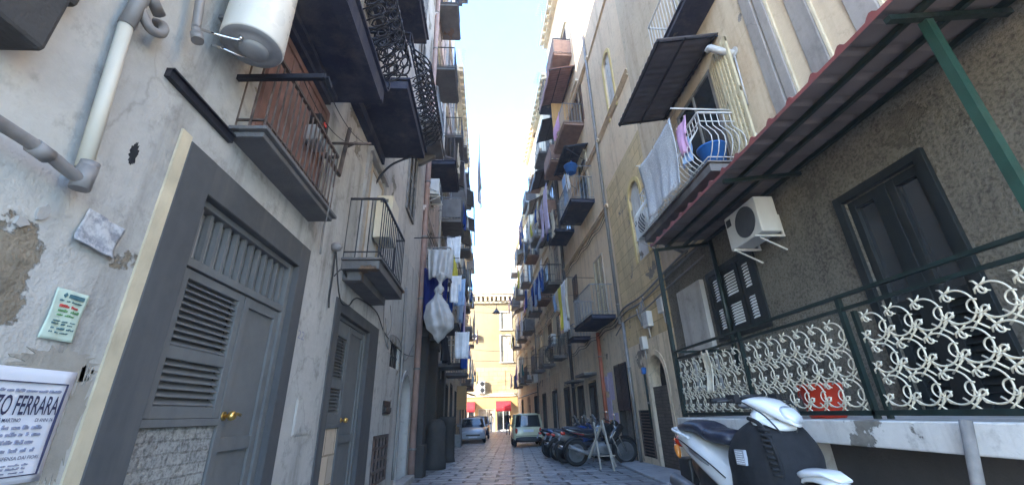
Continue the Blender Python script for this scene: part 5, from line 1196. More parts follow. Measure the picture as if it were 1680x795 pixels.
for k, (u, w, h, m, sh, lb) in enumerate(((13.9, .7, 1.5, 'pale_blue', 'sheet', 'pale blue sheet first on the left jeans line'), (14.6, .5, 1.0, 'white', 'shirt', 'white shirt on the left jeans line between blue sheets'), (15.2, .6, 1.9, 'navy', 'trousers', 'dark navy jeans hanging lowest on the left line'), (15.8, .6, 1.2, 'lilac', 'sheet', 'short lilac towel right of the navy jeans'), (16.5, .7, 1.7, 'lilac', 'sheet', 'long lilac sheet last on the left jeans line'))):
    cloth(lb, 'hanging_' + dict(sheet='towel', shirt='shirt', trousers='jeans')[sh], dict(sheet='towel', shirt='shirt', trousers='jeans')[sh], 'L', u, 5.98, w, h, 1.05, 'fab_' + m, shape=sh, seed=20 + k, group=WL)
cloth('white sheet flapping against the sky from the upper left balcony', 'hanging_sheet', 'sheet', 'L', 17.6, 14.0, 1.6, 2.6, 1.6, 'fab_white', seed=31, group=WL, fold=.06, tilt=.8)
cloth('pale sheet folded over the cluttered dark slab balcony on the left', 'hanging_sheet', 'sheet', 'L', 12.6, 10.35, 1.2, .8, .95, 'fab_cream', seed=32, group=WL)
cloth('yellow green cloth on the balcony above the plastic bundle', 'hanging_cloth', 'cloth', 'L', 12.7, 6.35, 1.2, .8, .92, 'fab_yellow', seed=33, group=WL)
cloth('dark blue blanket on a pale railing further along the left row', 'hanging_blanket', 'blanket', 'L', 16.3, 10.0, 1.2, .9, .98, 'fab_blue', seed=34, group=WL)
cloth('grey sheet at the near column of the weathered cream house', 'hanging_sheet', 'sheet', 'L', 20.7, 9.0, 1.2, 1.1, .95, 'fab_grey', seed=35, group=WL)
cloth('white sheet at the middle column of the weathered cream house', 'hanging_sheet', 'sheet', 'L', 23.6, 9.0, 1.3, 1.2, .95, 'fab_white', seed=36, group=WL)
cloth('cream sheet low at the last left house', 'hanging_sheet', 'sheet', 'L', 31.7, 8.5, 1.2, 1.2, .9, 'fab_cream', seed=37, group=WL)
# washing, right
pole_line('dark arm line with yellow and white washing', 'R', 15.4, 18, 6.45, 1.15)
for k, (u, w, h, m, sh, lb) in enumerate(((17.7, .6, .75, 'pale_blue', 'sheet', 'pale blue towel first on the yellow washing line'), (17.1, .6, .9, 'cream', 'shirt', 'cream shirt next to the yellow sheet'), (16.6, .7, 1.75, 'yellow', 'sheet', 'long bright yellow sheet on the right line'), (15.9, .75, 1.95, 'white', 'sheet', 'long white sheet right of the yellow one'), (15.5, .4, 1.6, 'cream', 'sheet', 'narrow cream cloth at the near end of the yellow washing line'))):
    cloth(lb, 'hanging_' + dict(sheet='sheet', shirt='shirt')[sh], dict(sheet='sheet', shirt='shirt')[sh], 'R', u, 6.42, w, h, 1.13, 'fab_' + m, shape=sh, seed=40 + k, group=WR)
pole_line('line full of blue clothes on the narrow cream house', 'R', 20.4, 25, 8.75, 1.1)
cl = ['denim', 'blue', 'pale_blue', 'blue', 'denim', 'pale_blue', 'navy', 'blue', 'grey']
ds = ['nearest', 'second nearest', 'third', 'fourth', 'fifth', 'sixth', 'seventh', 'eighth', 'farthest']
for k, c in enumerate(cl):
    sh = ('trousers', 'shirt', 'sheet')[k % 3]; nm = ('jeans', 'shirt', 'towel')[k % 3]
    cloth(f'{c.replace("_", " ")} {nm}, {ds[k]} piece on the line of blue clothes', 'hanging_' + nm, nm, 'R', 20.7 + k * .5, 8.72, .5, (1.3, .9, 1.5)[k % 3], 1.08, 'fab_' + c, shape=sh, seed=50 + k, group=WR)
cloth('deep blue trousers against the sky under the far right roof', 'hanging_trousers', 'trousers', 'R', 27.6, 14.6, 1.1, 1.9, 1.25, 'fab_blue', shape='trousers', seed=61, group=WR)
cloth('lighter blue jacket beside the deep blue trousers under the far right roof', 'hanging_jacket', 'jacket', 'R', 26.6, 14.5, .9, 1.5, 1.2, 'fab_denim', shape='shirt', seed=62, group=WR)
pole_line('short line holding the deep blue trousers', 'R', 26, 28.4, 14.65, 1.22)
cloth('long lilac sheet hung from the small balcony behind the blue basin', 'hanging_sheet', 'sheet', 'R', 18.2, 12.2, .9, 2.5, 1.15, 'fab_lilac', seed=63, group=WR)
cloth('second lilac sheet hung further out beside the long lilac one', 'hanging_sheet', 'sheet', 'R', 19.2, 11.6, .7, 1.9, 1.2, 'fab_lilac', seed=64, group=WR)
cloth('pink white blanket on the reddish slab balcony', 'hanging_blanket', 'blanket', 'R', 15.5, 14.25, 1.2, .8, .95, 'fab_pink', seed=65, group=WR)
cloth('white sheet low on the last right house', 'hanging_sheet', 'sheet', 'R', 31.8, 8.3, 1.2, 1.2, .85, 'fab_white', seed=66, group=WR)
cloth('dark green cloth on the lowest balcony of the last right house', 'hanging_cloth', 'cloth', 'R', 32, 5.0, .8, .8, .85, 'fab_teal', seed=67, group=WR)
cloth('white towel high on the narrow cream house', 'hanging_towel', 'towel', 'R', 24.7, 12.9, 1.1, 1.1, .95, 'fab_white', seed=68, group=WR)
cloth('cream sheet on the far column of the narrow cream house', 'hanging_sheet', 'sheet', 'R', 28, 9.0, 1.2, 1.3, .9, 'fab_cream', seed=69, group=WR)
for k, (u, o_, z, w, h, m, sh, lb) in enumerate(((12.2, .95, 5.55, .45, .85, 'white', 'shirt', 'small white shirt right beside the tied plastic bundle'), (12.6, .7, 5.6, .4, 1.1, 'blue', 'trousers', 'blue trousers just behind the tied plastic bundle'), (13.0, 1.05, 5.7, .4, .9, 'pale_blue', 'sheet', 'pale blue hand towel between plastic bundle and jeans line'), (13.4, .8, 7.4, .5, 1.0, 'white', 'sheet', 'white pillowcase high over the plastic bundle'), (14.2, 1.1, 4.2, .5, .9, 'white', 'sheet', 'white tea towel low under the jeans line'), (15.4, 1.1, 3.9, .45, .8, 'blue', 'shirt', 'blue shirt low under the jeans line'))):
    cloth(lb, 'hanging_' + dict(sheet='towel', shirt='shirt', trousers='trousers')[sh], dict(sheet='towel', shirt='shirt', trousers='trousers')[sh], 'L', u, z, w, h, o_, 'fab_' + m, across=True, shape=sh, seed=80 + k, group=WL)
r_ = random.Random(77)
EX = [('R', G, 'narrow cream house', (21.6, 24.7, 28), (7.9, 11.9), 'R'), ('R', Hh, 'last right house', (31.8, 35.5, 39.6), (3.8, 7.3, 11.1), 'R'), ('L', Cc, 'weathered cream house', (23.6, 26.9), (3.4, 8.0), 'L'), ('L', D, 'last left house', (31.7, 35.2, 39.2), (3.65, 7.5), 'L'), ('R', F, 'stained beige house', (14.9, 18.4), (9.4,), 'R')]
SN = {3.4: 'lowest', 3.65: 'lowest', 3.8: 'lowest', 7.3: 'second', 7.5: 'second', 7.9: 'second', 8.0: 'first', 9.4: 'middle', 11.1: 'third', 11.9: 'third'}
cols_ = ['white', 'pale_blue', 'cream', 'denim', 'white', 'lilac', 'yellow', 'white', 'blue', 'pink']; kk = 0
for s, _, hn, us_, zs_, _s in EX:
    for i, u in enumerate(us_):
        for z in zs_:
            for q in (-.45, .35):
                cc = cols_[kk % len(cols_)]; shp = ('sheet', 'shirt', 'trousers', 'sheet')[kk % 4]; nm = dict(sheet='towel', shirt='shirt', trousers='trousers')[shp]; kk += 1
                cloth(f'{cc.replace("_", " ")} {nm} on the {SN[z]} {("near", "middle", "far")[i]} balcony of the {hn}', 'hanging_' + nm, nm, s, u + q, z + r_.uniform(1.0, 1.6), r_.uniform(.45, .75), r_.uniform(.8, 1.5), r_.uniform(.85, 1.05), 'fab_' + cc, shape=shp, seed=100 + kk, group=WL if s == 'L' else WR)
# basin on the balcony rail
o = WP('R', 14.15, 10.5, .85)
t = thing('hanging_basin', 'round blue plastic basin hanging at the railing corner high on the right', 'basin', o)
mb = MB(); mb.lathe([(.17, 0), (.19, 0), (.27, .3), (.285, .3), (.285, .33), (.26, .33), (.18, .04), (.001, .03)], o, 'z', 24); mb.build('bowl', M['blue_plastic'], t)
mb = MB(); mb.tube([o + V((0, .27 * math.cos(a), .31 + .22 * math.sin(a))) for a in [PI * k / 8 for k in range(9)]], .01, 5); mb.build('handle', M['blue_plastic'], t)
mb = MB(); mb.bar(WP('R', 14.15, 10.85, 0), WP('R', 14.15, 10.83, .9), .03); mb.build('hook', M['iron_grey'], t)

for s, ua, za, ub, zb, lb in (('R', 12.8, 4.25, 20, 4.0, 'loose double cable along the beige house over the motorcycles'), ('R', 20, 6.9, 30, 6.6, 'black cable stapled along the narrow cream house'), ('R', 13, 7.9, 20, 8.0, 'thin cable along the beige house under the string course'), ('L', 11.5, 4.7, 19, 4.55, 'loose cable along the pinkish house over the portal'), ('L', 19, 3.9, 30, 3.8, 'sagging cable along the weathered cream house'), ('L', 11.4, 7.0, 19, 7.2, 'cable along the pinkish house under the string course')):
    mb = MB()
    for dz in (0, .12): mb.tube(smooth_pts([WP(s, lerp(ua, ub, k / 8), lerp(za, zb, k / 8) + dz - (.09 if k % 2 else 0) * (1 + dz * 3), .06 + dz * .2) for k in range(9)], 4), .013, 5)
    tag(mb.build('facade_cable', M['cable'], loc=WP(s, ua, za)), lb, 'cable', 'cables along the facades')
# wires and lantern over the street, antennas, drain pipes
for k, (ya, za, yb, zb, sg) in enumerate(((24, 8.6, 27, 8.2, .25), (30, 5.2, 31, 5.4, .2), (34, 6.6, 33, 6.3, .25), (38, 10.6, 37, 10.4, .3), (41, 4.4, 41, 4.6, .15), (40, 12.4, 42, 11.6, .5))):
    mb = MB(); mb.tube(cat_curve(WP('L', ya, za), WP('R', yb, zb), sg), .014, 4)
    tag(mb.build('overhead_cable', M['cable'], loc=(0, ya, za)), 'thin dark cable spanning the street, ' + ('highest over the yellow house', 'lowest just above the shop', 'the middle of the far ones', 'just below the lantern', 'close to the string course of the far house', 'the one carrying the lantern')[(0, 1, 2, 3, 4, 5)[k]], 'cable', 'cables across the street')
t = thing('street_lantern', 'dark bell shaped lantern hung on a cable before the yellow house', 'street lamp', (.95, 41.1, 11.5))
mb = MB(); mb.lathe([(.03, .55), (.06, .5), (.08, .42), (.2, .3), (.34, .1), (.42, .06), (.42, .0), (.38, 0), (.3, .08), (.001, .2)], (.95, 41.1, 11.0), 'z', 20); mb.build('shade', M['iron_black'], t)
mb = MB(); mb.lathe([(.001, -.12), (.12, -.08), (.16, .0), (.14, .1), (.001, .12)], (.95, 41.1, 11.0), 'z', 14); mb.build('glass', M['lens_clear'], t)
mb = MB(); mb.cyl((.95, 41.1, 11.5), (.95, 41.1, 11.95), .02, n=6); mb.build('rod', M['iron_black'], t)
for k, (s, u, z, o) in enumerate((('L', 14, 26.7, .4), ('L', 22, 23.7, .3), ('L', 27, 23.7, .3), ('L', 36, 18.7, .3), ('R', 18.6, 24.2, .5), ('R', 22, 21.7, .3), ('R', 29, 21.7, .3))):
    t = mount('roof_antenna', ('antenna over the pinkish house', 'near antenna on the weathered cream house roof', 'far antenna on the weathered cream house roof', 'antenna on the last left house', 'antenna on the beige house roof edge', 'near antenna on the narrow cream house', 'far antenna on the narrow cream house')[k], 'antenna', s, u, z, o, 'roof antennas')
    mb = MB(); mb.cyl((0, 0, -.1), (0, 0, 1.6), .018, n=6); mb.build('mast', M['iron_grey'], t)
    mb = MB(); mb.cyl((0, -.5, 1.5), (0, .5, 1.5), .012, n=5)
    for q in range(7): mb.cyl((-.3 + q * .02, -.48 + q * .16, 1.5), (.3 - q * .02, -.48 + q * .16, 1.5), .008, n=5)
    mb.build('aerial', M['iron_grey'], t)
for side, u, z0, z1, m, lb in (('L', 11.45, .2, 26, 'pipe_pink', 'tall pinkish drain pipe at the joint of the grey and pinkish houses'), ('L', 18.9, .1, 22, 'pipe_grey', 'tall grey drain pipe at the near edge of the weathered cream house'), ('L', 15, 2.9, 25, 'pipe_white', 'pale pipe rising behind the left washing'), ('R', 19.9, .1, 21, 'pipe_dark', 'thick dark drain pipe at the near edge of the narrow cream house'), ('R', 30.1, .1, 17, 'pipe_grey', 'drain pipe at the near edge of the last right house'), ('L', 30.1, .1, 18, 'pipe_white', 'pale drain pipe at the near edge of the last left house')):
    if m == 'pipe_pink' and m not in M: M[m] = solid('pinkish_pipe', (.40, .26, .22), .6, 0, .15, 5, .1, 40, .35)
    if m == 'pipe_dark' and m not in M: M[m] = solid('dark_pipe', (.06, .055, .055), .6, .1, .2, 5)
    vpipe(side, u, z0, z1, .08 if u in (19.9, 11.45) else .05, m, lb, .09)
# ------------------------------------------------------------------ vehicles, bollards, people
def ring(x, cz, ry, rz, cy=0., n=20, p=2.6, sl=0.):
    out = []
    for j in range(n):
        a = 2 * PI * j / n; c, s = math.cos(a), math.sin(a)
        y = ry * math.copysign(abs(c) ** (2 / p), c); z = rz * math.copysign(abs(s) ** (2 / p), s)
        out.append((x + sl * z, cy + y, cz + z))
    return out
def ringz(z, cx, rx, ry, n=20, p=2.8):
    out = []
    for j in range(n):
        a = 2 * PI * j / n; c, s = math.cos(a), math.sin(a)
        out.append((cx + rx * math.copysign(abs(c) ** (2 / p), c), ry * math.copysign(abs(s) ** (2 / p), s), z))
    return out
def wheel(t, x, z, r, w, y=0., rim='iron_grey', disc=True, spokes=5):
    o = V((x, y, z)); mb = MB()
    rr = r - w * .45; pr = []
    mb.tube([o + V((rr * math.cos(a), 0, rr * math.sin(a))) for a in [2 * PI * k / 30 for k in range(30)]], w * .5, 10, closed=True)
    wh = mb.build('wheel', M['rubber'], t)
    mb = MB(); ri = r - w * .8
    mb.lathe([(ri - .02, -w * .32), (ri + .012, -w * .36), (ri + .012, w * .36), (ri - .02, w * .32), (ri - .02, -w * .32)], o, 'y', 28)
    mb.lathe([(.001, -w * .5), (.045, -w * .5), (.045, w * .5), (.001, w * .5)], o, 'y', 14)
    for k in range(spokes):
        a = 2 * PI * k / spokes + .3; mb.bar(o + V((.03 * math.cos(a), 0, .03 * math.sin(a))), o + V((ri * math.cos(a), 0, ri * math.sin(a))), w * .5, .035, up=(0, 1, 0))
    mb.build('rim', M[rim], wh)
    if disc:
        mb = MB(); mb.lathe([(.06, w * .5 + .005), (.11, w * .5 + .005), (.11, w * .5 + .01), (.06, w * .5 + .01)], o, 'y', 22); mb.build('brake_disc', M['chrome'], wh)
    return wh
def fender(t, x, z, r, w, a0, a1, mat, name='mudguard', th=.012):
    rings = []
    for k in range(13):
        a = lerp(a0, a1, k / 12); ww = w * (.55 + .45 * math.sin(PI * (k + 1) / 14)); R_ = V((math.cos(a), 0, math.sin(a))); o = V((x, 0, z)); r2 = []
        for j in range(9): b = -1.35 + 2.7 * j / 8; r2.append(o + R_ * (r - .06 + .06 * math.cos(b)) + V((0, ww * math.sin(b), 0)))
        for j in range(8, -1, -1): b = -1.3 + 2.6 * j / 8; r2.append(o + R_ * (r - .06 - th + .06 * math.cos(b)) + V((0, (ww - th) * math.sin(b), 0)))
        rings.append(r2)
    mb = MB(); mb.loft(rings); return mb.build(name, M[mat], t)

def scooter():
    t = thing('scooter', 'white scooter with black seat and black cloth leg cover at the terrace', 'scooter', (2.12, 3.6, .50), -PI / 2 + .1, world=False)
    wheel(t, -.62, .29, .29, .13, 0, 'iron_grey'); wheel(t, .64, .29, .29, .1, 0, 'iron_grey')
    mb = MB(); mb.loft([ring(-1.0, .835, .05, .03, p=2.2), ring(-.95, .82, .10, .055), ring(-.85, .775, .14, .09), ring(-.7, .72, .165, .12), ring(-.5, .645, .18, .145), ring(-.3, .55, .175, .155), ring(-.14, .46, .16, .14), ring(-.08, .42, .12, .1)])
    mb.build('side_body', M['bike_white'], t)
    mb = MB(); mb.loft([ring(-.8, .56, .07, .06), ring(-.6, .46, .13, .14), ring(-.3, .38, .14, .14), ring(-.1, .32, .13, .07), ring(.3, .3, .14, .05), ring(.42, .34, .12, .06)]); mb.build('underbody', M['black_plastic'], t)
    mb = MB(); mb.loft([ring(-.93, .868, .06, .02), ring(-.88, .882, .115, .036), ring(-.72, .893, .145, .055), ring(-.55, .885, .15, .06), ring(-.47, .862, .155, .062), ring(-.42, .835, .158, .06), ring(-.28, .815, .165, .062), ring(-.15, .81, .15, .06), ring(-.08, .80, .11, .045)]); mb.build('seat', M['leather'], t)
    mb = MB(); mb.tube(smooth_pts([(-.62, .165, .80), (-.8, .165, .835), (-.97, .12, .86), (-1.03, 0, .865), (-.97, -.12, .86), (-.8, -.165, .835), (-.62, -.165, .80)], 6), .015, 8); mb.build('grab_rail', M['bike_white'], t)
    mb = MB(); mb.loft([ring(-1.0, .75, .085, .045), ring(-.985, .75, .12, .06), ring(-.93, .75, .125, .06), ring(-.88, .75, .1, .05)]); mb.build('tail_light', M['lens_red'], t)
    for s in (-1, 1):
        mb = MB(); mb.loft([ring(-.96, .69, .022, .03, .115 * s, 12), ring(-.93, .68, .03, .055, .13 * s, 12), ring(-.86, .66, .02, .055, .15 * s, 12)]); mb.build('indicator', M['lens_orange'], t)
    mb = MB(); mb.box(-1.06, -.85, -.07, .07, .36, .6); mb.build('number_plate_holder', M['black_plastic'], t, bevel=.02)
    mb = MB(); mb.tube([(-.3, -.16, .3), (-.5, -.19, .32), (-.92, -.2, .42)], [.03, .06, .065], 14); mb.build('exhaust', M['iron_grey'], t)
    mb = MB(); mb.loft([ringz(.27, .36, .06, .17), ringz(.45, .42, .05, .19), ringz(.7, .40, .055, .2), ringz(.9, .34, .06, .185), ringz(1.0, .3, .06, .14), ringz(1.04, .28, .04, .09)]); mb.build('front_shield', M['bike_white'], t)
    fender(t, .64, .29, .35, .085, -.25, 2.5, 'bike_white', 'front_fender')
    mb = MB(); mb.loft([ring(.82, .61, .05, .012), ring(.72, .64, .085, .02), ring(.58, .63, .09, .03), ring(.48, .6, .08, .03)]); mb.build('fender_top', M['bike_white'], t)
    mb = MB()
    for s in (-.085, .085): mb.tube([(.56, s, .52), (.64, s, .29)], .022, 8)
    mb.build('fork', M['iron_grey'], t)
    # steering head, turned a little
    c, s_ = math.cos(.22), math.sin(.22)
    T = lambda p: ((p[0] - .3) * c - p[1] * s_ + .3, (p[0] - .3) * s_ + p[1] * c, p[2])
    mb = MB(); mb.loft([[T(q) for q in r_] for r_ in (ring(.12, 1.065, .09, .02), ring(.16, 1.075, .125, .032), ring(.26, 1.08, .145, .042), ring(.36, 1.045, .125, .055), ring(.45, .99, .09, .055), ring(.51, .945, .055, .035), ring(.525, .925, .03, .02))]); hb = mb.build('handlebar_cowl', M['bike_white'], t)
    mb = MB(); mb.loft([[T(q) for q in r_] for r_ in (ring(.1, 1.06, .07, .022), ring(.12, 1.095, .10, .025), ring(.19, 1.125, .11, .018), ring(.23, 1.13, .08, .01))]); mb.build('instrument_panel', M['black_plastic'], hb)
    mb = MB(); mb.loft([[T(q) for q in r_] for r_ in (ring(.44, 1.0, .085, .05), ring(.485, .985, .075, .05), ring(.53, .955, .045, .03))]); mb.build('headlight', M['lens_clear'], hb)
    for s in (-1, 1):
        mb = MB(); mb.tube([T((.2, .15 * s, 1.09)), T((.17, .24 * s, 1.105)), T((.14, .385 * s, 1.10))], [.022, .019, .019], 10); mb.build('grip', M['rubber'], t)
        mb = MB(); mb.tube([T((.22, .22 * s, 1.1)), T((.235, .28 * s, 1.1)), T((.2, .39 * s, 1.09))], .008, 6); mb.hexa([T((.17 + dx, (.2 + dy) * s, 1.08 + dz)) for dz in (0, .06) for dx, dy in ((0, 0), (.08, 0), (.08, .06), (0, .06))]); mb.build('brake_lever', M['black_plastic'], t)
    for s in (-1, 1):
        mb = MB(); mb.tube(smooth_pts([T((.24, .2 * s, 1.09)), T((.34, .24 * s, 1.06)), (.44, .14 * s, .98), (.46, .05 * s, .85)], 5), .006, 6); mb.build('control_cable', M['cable'], t)
        mb = MB(); mb.tube([(-.9, .145 * s, .79), (-.7, .172 * s, .745), (-.5, .186 * s, .68), (-.3, .182 * s, .60), (-.16, .165 * s, .52)], .006, 5); mb.build('panel_seam', M['black_plastic'], t)
        mb = MB(); mb.loft([ring(-.62, .70, .006, .02, .178 * s, 10), ring(-.45, .64, .008, .018, .188 * s, 10), ring(-.34, .60, .005, .01, .184 * s, 10)]); mb.build('side_emblem', M['iron_grey'], t)
    # cloth leg cover
    rg = []; r = random.Random(5)
    cv = [(.0, .58, .18, .22), (.03, .58, .235, .27), (.08, .585, .26, .29), (.15, .6, .28, .315), (.26, .615, .285, .345), (.36, .61, .27, .34), (.45, .575, .235, .30), (.51, .52, .18, .22), (.535, .48, .11, .13)]
    xs = [c_[0] for c_ in cv]
    def at(x):
        for a, b in zip(cv, cv[1:]):
            if x <= b[0]: k = (x - a[0]) / (b[0] - a[0]); return [lerp(p, q, k) for p, q in zip(a, b)]
        return cv[-1]
    for k in range(31):
        x, cz_, ry, rz = at(lerp(.0, .535, k / 30)); q = ring(x, cz_, ry, rz, 0, 44, 3.1, .02)
        rg.append([(px + .008 * math.sin(pz * 17 + py * 9), py * (1 + .018 * math.sin(px * 21 + pz * 13) + .012 * math.sin(pz * 31 - px * 17)), pz + .010 * math.sin(px * 15 + py * 11)) for px, py, pz in q])
    mb = MB(); mb.loft(rg); lc = mb.build('leg_cover', M['cover_cloth'], t)
    mb = MB(); mb.loft([ring(.2, .935, .10, .018, p=2.4), ring(.24, .958, .14, .024), ring(.34, .955, .15, .025, -.0), ring(.42, .925, .13, .022), ring(.46, .895, .08, .014)]); mb.build('shield_top', M['bike_white'], t)
    mb = MB(); mb.loft([ring(.27, .978, .03, .004, -.06), ring(.3, .982, .05, .006, -.06), ring(.34, .978, .04, .005, -.06)]); mb.build('keyhole_slot', M['black_plastic'], t)
    mb = MB(); mb.tube(smooth_pts([(.3, -.18, .97), (.42, -.19, .93), (.49, -.18, .8), (.51, -.17, .64), (.48, -.18, .54)], 6), .015, 8)
    for k in range(9): z = .9 - k * .035; mb.tube([(.455 + .006 * k, -.235, z), (.485 + .003 * k, -.17, z - .01)], .010, 6)
    mb.build('lacing', M['cover_cloth'], lc)
    p = MB(); L_ = .10
    def lp(a, b, o): return (.22 + a * L_, -.292 - o, .66 + b * L_)
    p.hexa([lp(0, 0, -.02), lp(1, 0, -.02), lp(1, 0, .006), lp(0, 0, .006), lp(0, 1, -.02), lp(1, 1, -.02), lp(1, 1, .006), lp(0, 1, .006)]); lb = p.build('label_patch', M['fab_grey'], lc)
    p = MB()
    for k in range(6):
        x0 = .08
        while x0 < .86: w = r.uniform(.05, .2); p.hexa([lp(a_, b_, o_) for b_ in (.1 + k * .145, .16 + k * .145) for a_, o_ in ((x0, 0), (min(.94, x0 + w), 0), (min(.94, x0 + w), .008), (x0, .008))]); x0 += w + .06
    p.build('small_print', M['fab_white'], lb)
    return t
scooter()

def motorbike(label, x, y, rz, paint, kind, seed, lean=.12, accent='bike_red'):
    t = thing('motorcycle', label, 'motorcycle', (x, y, gz(y)), rz, 'motorcycles parked nose to the wall', world=False)
    t.rotation_euler = (lean, 0, rz)
    if seed == 1: t.scale = (1.08,) * 3
    r = .30 if kind == 'scooter' else .32
    wheel(t, -.66, r, r, .13, 0, 'iron_grey' if seed % 2 else 'black_plastic'); wheel(t, .68, r, r, .11, 0, 'iron_grey' if seed % 2 else 'black_plastic')
    fender(t, .68, r, r + .06, .075, .0, 2.4, paint, 'front_mudguard'); fender(t, -.66, r, r + .07, .08, 1.0, 2.9, 'black_plastic', 'rear_mudguard')
    mb = MB()
    for s in (-.09, .09): mb.tube([(.38, s, .98), (.68, s, r)], .024, 8)
    mb.build('fork', M['chrome'], t)
    mb = MB(); mb.loft([ring(-.3, .34, .09, .09), ring(-.15, .4, .15, .16), ring(.1, .4, .16, .17), ring(.28, .42, .12, .14)]); mb.bar((-.66, -.1, r), (-.1, -.1, .38), .05, .07); mb.bar((-.66, .1, r), (-.1, .1, .38), .05, .07)
    for k in range(6): mb.box(-.02, .22, -.17, .17, .3 + k * .035, .312 + k * .035)
    mb.build('engine', M['iron_grey'] if seed == 1 else M['iron_black'], t)
    if kind == 'scooter':
        mb = MB(); mb.loft([ring(-1.0, .84, .04, .04), ring(-.9, .8, .12, .09), ring(-.6, .7, .17, .14), ring(-.3, .58, .18, .15), ring(-.1, .42, .16, .11), ring(.15, .34, .16, .06), ring(.32, .36, .15, .08)]); mb.build('body', M[paint], t)
        mb = MB(); mb.loft([ringz(.3, .36, .05, .17), ringz(.6, .43, .06, .21), ringz(.85, .4, .07, .2), ringz(1.0, .33, .07, .14), ringz(1.05, .3, .03, .08)]); mb.build('leg_shield', M[paint], t)
    else:
        mb = MB(); mb.loft([ring(-1.02, .93, .03, .03), ring(-.9, .89, .09, .06), ring(-.6, .8, .12, .08), ring(-.3, .74, .14, .09), ring(-.05, .82, .17, .14), ring(.15, .88, .18, .16), ring(.34, .88, .12, .12), ring(.42, .86, .05, .06)]); mb.build('body', M[paint], t)
        mb = MB(); mb.loft([ring(.1, .6, .17, .1), ring(.3, .68, .2, .18), ring(.5, .84, .17, .16), ring(.62, .9, .1, .09), ring(.68, .9, .04, .03)]); mb.build('fairing', M[paint], t)
        mb = MB()
        for s in (-1, 1): mb.prism([(-.85, .84), (-.45, .75), (-.2, .69), (-.2, .71), (-.5, .78)], lambda p, q, w: (p, w, q), s * .10, s * (.128))
        mb.build('stripe', M[accent], t)
    sz = .86 if kind == 'scooter' else .88
    mb = MB(); mb.loft([ring(-.95, sz + .06, .05, .02), ring(-.85, sz + .05, .12, .04), ring(-.6, sz + .02, .15, .055), ring(-.4, sz - .04, .16, .06), ring(-.15, sz - .06, .14, .06), ring(-.03, sz - .04, .08, .04)]); mb.build('seat', M['leather'], t)
    mb = MB(); mb.tube([(-.0, -.14, .3), (-.3, -.18, .3), (-.4, -.2, .33), (-.9, -.21, .52)], [.025, .03, .05, .055], 12); mb.build('exhaust', M['chrome'] if seed % 2 == 0 else M['iron_grey'], t)
    mb = MB(); mb.tube([(.28, -.36, 1.08), (.33, -.18, 1.05), (.36, 0, 1.03), (.33, .18, 1.05), (.28, .36, 1.08)], .015, 8); hb = mb.build('handlebar', M['iron_black'], t)
    for s in (-1, 1):
        mb = MB(); mb.tube([(.275, .37 * s, 1.08), (.3, .26 * s, 1.068)], .021, 8); mb.build('grip', M['rubber'], hb)
        mb = MB(); mb.tube([(.33, .22 * s, 1.05), (.34, .27 * s, 1.22)], .007, 6); mb.loft([ring(.33, 1.25, .06, .035, .29 * s, 12), ring(.36, 1.25, .05, .028, .29 * s, 12)]); mb.build('mirror', M['chrome'] if seed % 2 else M['black_plastic'], hb)
    mb = MB(); mb.loft([ring(.36, 1.02, .09, .08), ring(.46, 1.0, .1, .09), ring(.54, .97, .06, .06)]); mb.build('headlight_cowl', M[paint], t)
    mb = MB(); mb.loft([ring(.52, .97, .07, .06), ring(.56, .965, .05, .045)]); mb.build('headlight', M['lens_clear'], t)
    if seed in (2, 3, 4):
        mb = MB(); mb.grid(lambda a, b: (.5 - .2 * b, (a - .5) * .34 * (1 - .3 * b), 1.02 + .34 * b - .1 * (a - .5) ** 2), 8, 5); mb.build('windscreen', M['lens_clear'], t, thick=.006)
    mb = MB(); mb.loft([ring(-1.06, .8, .05, .03), ring(-1.02, .8, .08, .045), ring(-.95, .8, .07, .04)]); mb.build('tail_light', M['lens_red'], t)
    mb = MB(); mb.bar((-1.05, 0, .78), (-1.12, 0, .64), .14, .01); mb.build('number_plate', M['fab_grey'], t)
    mb = MB(); mb.tube([(-.1, .14, .32), (-.14, .26, .02)], .013, 6); mb.build('side_stand', M['iron_grey'], t)
    return t
motorbike('black motorcycle with red stripe nearest the wooden trestle, rear wheel to the street', 3.22, 13.05, .06, 'bike_black', 'bike', 1)
motorbike('grey bodied scooter behind the black motorcycle with red stripe', 3.0, 14.1, .1, 'bike_grey', 'scooter', 2)
motorbike('dark blue motorcycle with windscreen third from the trestle', 2.95, 15.1, .16, 'bike_blue', 'bike', 3, accent='bike_grey')
motorbike('black scooter last in the row by the cream car', 2.85, 16.3, .12, 'bike_black', 'scooter', 4)
# folding trestle of bleached wood
t = thing('wooden_trestle', 'bleached folding wooden trestle standing before the black motorcycle', 'trestle', (3.1, 11.9, gz(11.9)))
zt = gz(11.9)
for q in (((2.96, 12.1, zt), (2.88, 12.08, zt + 1.14)), ((3.16, 11.55, zt), (3.02, 11.7, zt + 1.18)), ((2.72, 12.3, zt + .25), (3.05, 11.85, zt + 1.1)), ((3.32, 11.95, zt + .05), (3.03, 11.9, zt + 1.12))):
    mb = MB(); mb.bar(*q, .055, .04); mb.build('leg', M['trestle'], t)
mb = MB(); mb.bar((2.86, 12.06, zt + 1.0), (3.03, 11.72, zt + 1.0), .04, .03); mb.bar((2.93, 12.1, zt + .3), (3.22, 11.55, zt + .35), .035, .03); mb.tube([(3.5, 11.95, zt + .3), (3.3, 11.9, zt + .75), (3.42, 11.95, zt + .9)], .012, 6); mb.build('crossbar', M['trestle'], t)

